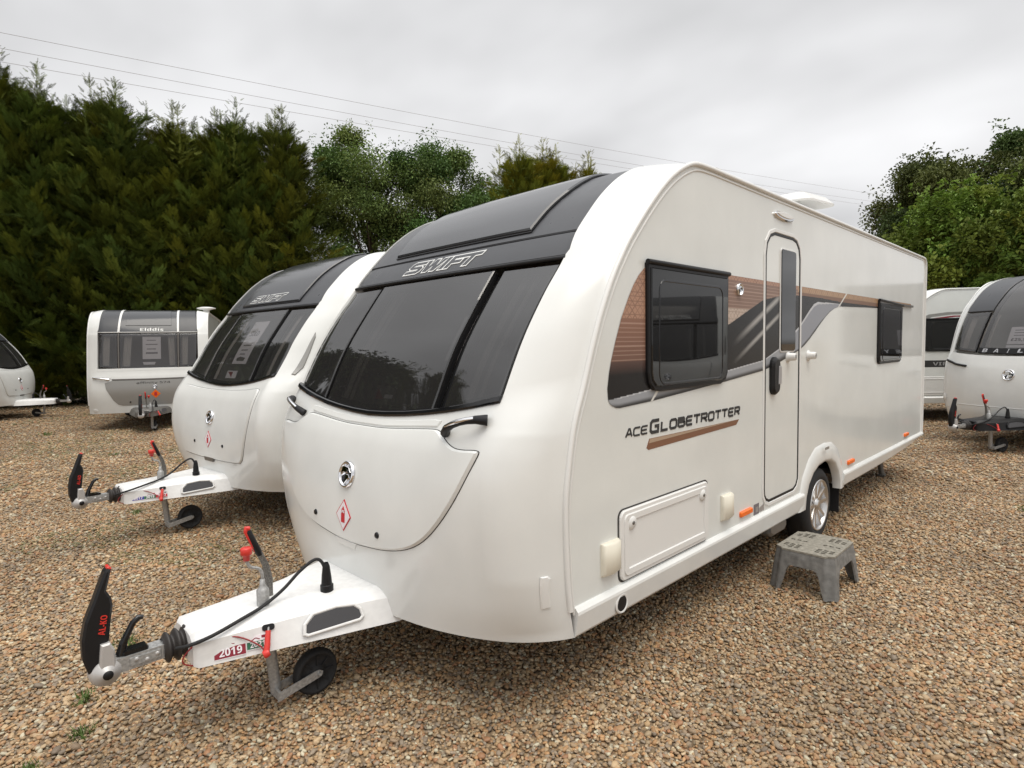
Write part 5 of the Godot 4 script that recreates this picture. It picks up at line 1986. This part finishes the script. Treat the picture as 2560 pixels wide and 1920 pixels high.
# ---------------------------------------------------------------- foliage
func frond_mesh() -> ArrayMesh:
	# a flat feathery cypress spray, about 1 unit long, made of narrow scale-leaf fingers
	var st := new_st()
	var r := RandomNumberGenerator.new()
	r.seed = 17
	st.set_smooth_group(-1)
	for k in 13:
		var f := k / 12.0
		var z := f * 0.84
		for s in [-1.0, 1.0]:
			var l: float = (0.25 * (1.0 - f) + 0.09) * r.randf_range(0.75, 1.15)
			var a := Vector3(0, 0.03 * sin(f * 3.0), z)
			var tip := a + Vector3(s * l * 0.75, r.randf_range(-0.06, 0.10), l * 0.85)
			var w := 0.026
			st.set_color(Color.WHITE * r.randf_range(0.8, 1.1))
			st.add_vertex(a + Vector3(0, 0, -w)); st.add_vertex(tip); st.add_vertex(a + Vector3(0, 0.0, w))
			var m := a.lerp(tip, 0.5)
			for e in [-1.0, 1.0]:
				var t2 := m + Vector3(s * l * 0.20, 0.03, l * 0.34 * e * 0.8 + l * 0.15)
				st.add_vertex(m + Vector3(0, 0, -w * 0.6)); st.add_vertex(t2); st.add_vertex(m + Vector3(0, 0, w * 0.6))
	st.add_vertex(Vector3(-0.012, 0, 0)); st.add_vertex(Vector3(0, 0.03, 1.0)); st.add_vertex(Vector3(0.012, 0, 0))
	st.generate_normals()
	return st.commit()

func leaf_mesh(seed_: int, n: int, size: float) -> ArrayMesh:
	# a twig end with a handful of folded leaves
	var st := new_st()
	var r := RandomNumberGenerator.new()
	r.seed = seed_
	st.set_smooth_group(-1)
	for k in n:
		var d := Vector3(r.randf_range(-1, 1), r.randf_range(-0.5, 1), r.randf_range(-1, 1)).normalized()
		var c := d * r.randf_range(0.05, 0.5)
		var up := Vector3(r.randf_range(-0.6, 0.6), 1.0, r.randf_range(-0.6, 0.6)).normalized()
		var s := d.cross(up).normalized()
		var l := size * r.randf_range(0.7, 1.2)
		var tip := c + d * l + Vector3(0, -l * 0.3, 0)
		var mid := c + d * l * 0.5
		var fold := up * l * 0.12
		st.set_color(Color.WHITE * r.randf_range(0.8, 1.15))
		st.add_vertex(c); st.add_vertex(mid + s * l * 0.28 + fold); st.add_vertex(tip)
		st.add_vertex(c); st.add_vertex(tip); st.add_vertex(mid - s * l * 0.28 + fold)
	st.generate_normals()
	return st.commit()

func multi(mesh: Mesh, xf: Array, col: Array) -> MultiMesh:
	var mm := MultiMesh.new()
	mm.transform_format = MultiMesh.TRANSFORM_3D
	mm.use_colors = true
	mm.mesh = mesh
	mm.instance_count = xf.size()
	for i in xf.size():
		mm.set_instance_transform(i, xf[i])
		mm.set_instance_color(i, col[i])
	return mm

func aim(d: Vector3, roll: float, s: float, at: Vector3) -> Transform3D:
	var z := d.normalized()
	var x := Vector3.UP.cross(z)
	if x.length() < 0.05:
		x = Vector3(1, 0, 0)
	x = x.normalized()
	var b := Basis(x, z.cross(x), z) * Basis(Vector3(0, 0, 1), roll)
	return Transform3D(b.scaled_local(Vector3.ONE * s), at)

func conifer_crown(seed_: int, height: float, radius: float, frond: Mesh, base: Color, density := 1.0) -> MultiMesh:
	var r := RandomNumberGenerator.new()
	r.seed = seed_
	var xf := []
	var col := []
	# boughs sweep out and up from the trunk and end in tapering plumes; dark hollows stay between them
	var boughs := int(height * 15 * density)
	for i in boughs:
		var f := (i + r.randf()) / boughs
		var y: float = lerpf(0.05, height * 0.90, f)
		var az := i * 2.39996 + r.randf_range(-0.5, 0.5)
		var reach: float = radius * (1.0 if f < 0.62 else pow(1.0 - (f - 0.62) / 0.46, 0.8)) * r.randf_range(0.62, 1.15)
		var out := Vector3(sin(az), 0, cos(az))
		var tint := r.randf_range(0.7, 1.3)
		var warm := r.randf()
		var c := Color(base.r * tint * (0.84 + 0.26 * warm), base.g * tint, base.b * tint * (1.15 - 0.4 * warm))
		var lift := r.randf_range(0.35, 0.95)
		var axis := (out + Vector3(r.randf_range(-0.25, 0.25), lift, r.randf_range(-0.25, 0.25))).normalized()
		var root := out * reach * 0.45 + Vector3(0, y, 0)
		var length := reach * 0.62 + r.randf_range(0.15, 0.55)
		# inner fill sprays near the trunk, inside shade put into their darker colour
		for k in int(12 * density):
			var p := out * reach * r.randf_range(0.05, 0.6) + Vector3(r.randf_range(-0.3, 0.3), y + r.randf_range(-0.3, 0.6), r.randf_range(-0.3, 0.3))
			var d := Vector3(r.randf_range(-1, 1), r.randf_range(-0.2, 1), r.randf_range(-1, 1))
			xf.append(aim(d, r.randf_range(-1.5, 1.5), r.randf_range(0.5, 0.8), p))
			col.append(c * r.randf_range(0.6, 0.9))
		for k in int(64 * density):
			var g := pow(r.randf(), 0.8)
			var spread := (1.0 - g) * 0.34 + 0.04
			var side := Vector3(r.randf_range(-1, 1), r.randf_range(-0.4, 0.4), r.randf_range(-1, 1))
			var p := root + axis * length * g + side * spread
			var d := axis + side * (0.75 - 0.45 * g) + Vector3(0, 0.12, 0)
			xf.append(aim(d, r.randf_range(-0.45, 0.45), r.randf_range(0.20, 0.36) * (1.2 - 0.4 * g), p))
			# tips paler: highlights painted into the colour, beside paler young growth
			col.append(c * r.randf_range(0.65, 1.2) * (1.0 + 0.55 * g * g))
	# leaders: airy spires above the mass
	for l in 5:
		var top := height * (1.05 if l == 0 else r.randf_range(0.90, 1.02))
		var at := Vector3.ZERO if l == 0 else Vector3(r.randf_range(-1, 1), 0, r.randf_range(-1, 1)) * radius * 0.55
		var lean := Vector3(r.randf_range(-0.06, 0.06), 0, r.randf_range(-0.06, 0.06))
		for k in 70:
			var h := 2.1 * pow(r.randf(), 0.85)
			var az := r.randf() * TAU
			var w := 0.22 + 0.34 * h
			var p := at + lean * h + Vector3(0, top - h - 0.05, 0)
			var d := Vector3(sin(az), 0.85 - 0.12 * h, cos(az))
			var far := r.randf() * w * 0.8
			xf.append(aim(d, r.randf_range(-1, 1), 0.16 + 0.12 * minf(h, 1.2), p + d * far * 0.8))
			col.append(base * r.randf_range(0.9, 1.4))
		for k in 5:
			xf.append(aim(Vector3(0.05, 1, 0.03) + lean, k * 1.3, 0.42, at + Vector3(0, top - 0.35 - k * 0.3, 0)))
			col.append(base * 1.25)
	return multi(frond, xf, col)

func make_hedge():
	var frond := frond_mesh()
	var crowns := []
	for k in 5:
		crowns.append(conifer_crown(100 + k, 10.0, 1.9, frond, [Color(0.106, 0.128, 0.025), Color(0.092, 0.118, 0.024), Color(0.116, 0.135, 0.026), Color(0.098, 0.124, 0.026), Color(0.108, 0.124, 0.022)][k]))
	var sparse := []
	for k in 3:
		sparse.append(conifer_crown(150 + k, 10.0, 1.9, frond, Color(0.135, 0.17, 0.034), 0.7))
	var yellow := []
	for k in 2:
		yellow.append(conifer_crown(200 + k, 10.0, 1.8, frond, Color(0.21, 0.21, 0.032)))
	var r := RandomNumberGenerator.new()
	r.seed = 23
	var cam := Vector2(2.6842, 1.619)
	var A := Vector2(-21.7, -0.5)
	var B := Vector2(-12.6, -21.6)
	var n := 20
	for i in range(-6, n + 4):
		var f := float(i) / n
		var p := A.lerp(B, f)
		var az := rad_to_deg(atan2(p.x - cam.x, -(p.y - cam.y)))
		if (az > -63.5 and az < -46.5) or az > -35.5:
			continue
		var d := p.distance_to(cam)
		var slope := 0.35 + 0.012 * r.randf_range(-1, 1)
		if az > -46.5:
			slope = lerpf(0.335, 0.298, clampf((az + 47.5) / 12.0, 0, 1)) + 0.008 * r.randf_range(-1, 1)
		elif az < -84.0:
			slope = 0.37
		var h := 1.6 + slope * d
		var yel := az > -46.5
		conifer(p + Vector2(r.randf_range(-0.35, 0.35), r.randf_range(-0.35, 0.35)), h, yellow[i & 1] if yel else crowns[posmod(i, 5)], r.randf() * TAU, yel)
	# a second rank closes the hedge behind
	for i in range(-6, 16):
		var p := A.lerp(B, (i + 0.5) / float(n)) + Vector2(-1.7, -0.8)
		var az := rad_to_deg(atan2(p.x - cam.x, -(p.y - cam.y)))
		if az > -64.0:
			continue
		conifer(p, 1.6 + 0.31 * p.distance_to(cam), sparse[posmod(i, 3)], r.randf() * TAU, false, true)
	# the hedge carries on out of view to the left and is mirrored in the front windows
	for v in [[-13.5, 6.0, 9.0], [-13.0, 8.0, 10.2], [-13.6, 10.2, 10.6], [-12.4, 12.5, 10.4]]:
		conifer(Vector2(v[0], v[1]), v[2], crowns[int(v[2] * 10) % 5], r.randf() * TAU, false, false, true)

func conifer(p: Vector2, h: float, crown: MultiMesh, yaw: float, yel: bool, back := false, beside := false):
	var label := "dark green cypress standing in the tall hedge"
	var group := "dark cypresses of the hedge"
	if yel:
		label = "yellowish green cypress in the lower end of the hedge"
		group = "yellowish cypresses of the hedge"
	elif back:
		label = "dark cypress in the rear rank behind the hedge front"
		group = "rear rank of the hedge"
	elif beside:
		label = "dark cypress at the yard edge facing the caravan fronts"
		group = "cypresses at the yard edge"
	var t := thing("cypress_tree", label, "tree", Vector3(p.x, 0, p.y), yaw, group)
	var st := new_st()
	tube(st, [Vector3(0, -0.05, 0), Vector3(0, h * 0.5, 0), Vector3(0, h * 0.97, 0)], [0.16, 0.09, 0.015], 7)
	for k in 9:
		var a := k * 2.4
		var y := h * (0.15 + 0.085 * k)
		tube(st, [Vector3(0, y, 0), Vector3(sin(a) * 0.9, y + 0.5, cos(a) * 0.9)], [0.035, 0.012], 4)
	done(st, "trunk", M.bark, t)
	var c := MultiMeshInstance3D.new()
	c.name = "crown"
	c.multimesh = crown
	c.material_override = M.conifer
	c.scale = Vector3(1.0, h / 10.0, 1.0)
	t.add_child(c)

func broad_tree(label: String, group: String, at: Vector3, h: float, crown_r: Vector3, crown_c: float, count: int, leaf: Mesh, base: Color, seed_: int, size: float, holes := 0.0):
	var r := RandomNumberGenerator.new()
	r.seed = seed_
	var t := thing("broadleaf_tree", label, "tree", at, 0.0, group)
	var st := new_st()
	tube(st, smooth_path([Vector3(0, -0.1, 0), Vector3(0.06, h * 0.2, 0.03), Vector3(-0.05, h * 0.45, 0.0), Vector3(0.03, h * 0.75, 0.05)]), 0.10, 8)
	var xf := []
	var col := []
	var clumps := []
	var nc := int(34 * (crown_r.x + crown_r.y) / 5.0)
	for i in nc:
		var d := Vector3(r.randf_range(-1, 1), r.randf_range(-0.85, 1), r.randf_range(-1, 1))
		if d.length() > 1.0:
			d = d.normalized() * r.randf_range(0.8, 1.0)
		var c := Vector3(d.x * crown_r.x, crown_c + d.y * crown_r.y, d.z * crown_r.z)
		var rad := r.randf_range(0.45, 0.95) * (0.7 + 0.12 * crown_r.x)
		clumps.append([c, rad, r.randf_range(0.75, 1.25), r.randf()])
		var root := Vector3(0, clampf(c.y - c.length() * 0.35, h * 0.15, h * 0.7), 0)
		tube(st, smooth_path([root, root.lerp(c, 0.5) + Vector3(0, 0.25, 0), c], 4), [0.045, 0.042, 0.038, 0.034, 0.03, 0.025, 0.02, 0.014, 0.008], 5, false)
	done(st, "trunk", M.bark, t)
	for i in count:
		var k: Array = clumps[i % clumps.size()]
		var d := Vector3(r.randf_range(-1, 1), r.randf_range(-1, 1), r.randf_range(-1, 1))
		d = d.normalized() * pow(r.randf(), 0.45)
		var p: Vector3 = k[0] + d * k[1] * Vector3(1.15, 0.85, 1.15)
		if r.randf() < 0.05:
			p += d * 0.35 + Vector3(0, 0.35, 0)
		var b := Basis.from_euler(Vector3(r.randf_range(-0.6, 0.6), r.randf() * TAU, r.randf_range(-0.6, 0.6)))
		xf.append(Transform3D(b.scaled_local(Vector3.ONE * size * r.randf_range(0.7, 1.3)), p))
		var c: Color = base * (k[2] * r.randf_range(0.8, 1.2))
		c.r *= 0.85 + 0.4 * k[3]
		col.append(c)
	var m := MultiMeshInstance3D.new()
	m.name = "crown"
	m.multimesh = multi(leaf, xf, col)
	m.material_override = M.leaf
	t.add_child(m)

func polar(az: float, d: float) -> Vector3:
	return Vector3(2.6842 + sin(deg_to_rad(az)) * d, 0, 1.619 - cos(deg_to_rad(az)) * d)

func make_broadleaf_trees():
	var small := leaf_mesh(1, 9, 0.30)
	var big := leaf_mesh(2, 8, 0.42)
	var droopy := leaf_mesh(3, 9, 0.5)
	# airy tree that fills the gap in the hedge
	broad_tree("airy bright green broadleaf tree filling a gap in the cypress hedge", "broadleaf trees in the hedge", polar(-58.0, 25.0), 10.8, Vector3(2.5, 4.7, 2.2), 6.2, 11000, small, Color(0.14, 0.215, 0.065), 51, 0.36)
	broad_tree("airy bright green broadleaf tree filling a gap in the cypress hedge", "broadleaf trees in the hedge", polar(-51.5, 25.8), 10.0, Vector3(2.5, 4.4, 2.2), 5.7, 11000, small, Color(0.135, 0.21, 0.065), 52, 0.36)
	broad_tree("low bright green broadleaf tree between the hedge gap and the yellowish cypresses", "", polar(-47.6, 25.0), 8.6, Vector3(1.8, 3.6, 1.8), 5.0, 5200, small, Color(0.135, 0.21, 0.06), 53, 0.36)
	# big trees beyond the caravans on the right
	broad_tree("big dark broadleaf tree with dense crown towering behind the striped caravan", "", polar(-6.6, 31.0), 9.9, Vector3(3.6, 4.6, 3.4), 5.4, 20000, big, Color(0.10, 0.14, 0.045), 61, 0.34)
	broad_tree("light green drooping broadleaf tree low in front of the dark one", "drooping trees behind the caravans", polar(-8.3, 25.5), 6.2, Vector3(2.5, 3.2, 2.2), 3.0, 16000, droopy, Color(0.16, 0.225, 0.04), 62, 0.30)
	broad_tree("light green drooping broadleaf tree low in front of the dark one", "drooping trees behind the caravans", polar(-4.6, 25.0), 6.8, Vector3(2.4, 3.4, 2.2), 3.4, 16000, droopy, Color(0.155, 0.22, 0.04), 63, 0.30)
	broad_tree("thin outer broadleaf tree with loose twigs beside the big dark one", "", polar(-12.8, 30.0), 6.6, Vector3(1.7, 3.0, 1.6), 3.2, 4200, small, Color(0.07, 0.105, 0.028), 64, 0.38)
	broad_tree("round dark broadleaf tree at the yard edge facing the caravan fronts", "", Vector3(-11.2, 0, 4.6), 7.4, Vector3(2.2, 2.8, 2.2), 4.6, 3600, big, Color(0.042, 0.07, 0.022), 65, 0.5)

func make_wires():
	var ends := [[-97.0, 0.41, -84.5, 0.4055, -28.26, 0.2819, -12.75, 0.200], [-97.0, 0.39, -84.56, 0.3862, -32.5, 0.2863, -13.56, 0.1937], [-97.0, 0.373, -84.62, 0.3694, -32.86, 0.2799, -13.83, 0.1888]]
	for e in ends:
		# straight run across country: distances follow from the line through left and right bearings
		var a := polar(e[2], 38.0)
		var b := polar(e[6], 95.0)
		var cam := Vector3(2.6842, 1.5982, 1.619)
		a.y = cam.y + e[3] * 38.0
		b.y = cam.y + e[7] * 95.0
		var o := thing("power_line", "thin overhead power wire running above the hedge", "power line", Vector3.ZERO, 0.0, "overhead wires")
		var pts := []
		var dir := b - a
		# height at the middle bearing fixes the sag
		var bm := deg_to_rad(e[4])
		var rd := Vector2(sin(bm), -cos(bm))
		var pa := Vector2(a.x - cam.x, a.z - cam.z)
		var pd := Vector2(dir.x, dir.z)
		var k := (pa.y * rd.x - pa.x * rd.y) / (pd.x * rd.y - pd.y * rd.x)
		var dist := (pa + pd * k).length()
		var want: float = cam.y + e[5] * dist
		var sag: float = (lerpf(a.y, b.y, k) - want) / maxf(4.0 * k * (1.0 - k), 0.05)
		for i in range(-6, 33):
			var f := i / 28.0
			pts.append(a + dir * f - Vector3(0, sag * 4.0 * f * (1.0 - f), 0))
		var st := new_st()
		tube(st, pts, 0.010, 5)
		done(st, "wire", M.wire, o)

func make_weeds():
	var r := RandomNumberGenerator.new()
	r.seed = 77
	# pixel-measured spots on the gravel
	for v in [[-0.32, 1.22, 0.05], [-0.62, 1.16, 0.07], [-0.2, 1.42, 0.06], [0.27, 1.14, 0.05], [0.42, 1.02, 0.07], [0.45, 1.24, 0.06], [0.84, 1.08, 0.05], [-4.2, 0.15, 0.10], [-6.8, 0.25, 0.14], [-8.4, -0.5, 0.2], [-12.4, -0.1, 0.28], [0.1, 1.9, 0.06], [-1.1, 0.9, 0.08], [3.4, -4.6, 0.10], [2.2, -5.6, 0.12]]:
		var t := thing("weed_tuft", "small tuft of green grass growing through the gravel", "weed", Vector3(v[0], 0, v[1]), 0.0, "weeds in the gravel")
		var st := new_st()
		st.set_smooth_group(-1)
		for k in 70:
			var a := r.randf() * TAU
			var d: float = r.randf() * v[2]
			var p := Vector3(sin(a) * d, -0.004, cos(a) * d)
			var l: float = r.randf_range(0.02, 0.05) * (1.0 + v[2] * 2.0)
			var o: Vector3 = Vector3(r.randf_range(-1, 1), 1.1, r.randf_range(-1, 1)).normalized() * l
			var s: Vector3 = Vector3(cos(a), 0, -sin(a)) * 0.003 * (1.0 + v[2] * 6.0)
			st.add_vertex(p - s); st.add_vertex(p + o); st.add_vertex(p + s)
		done(st, "blades", M.grass, t)
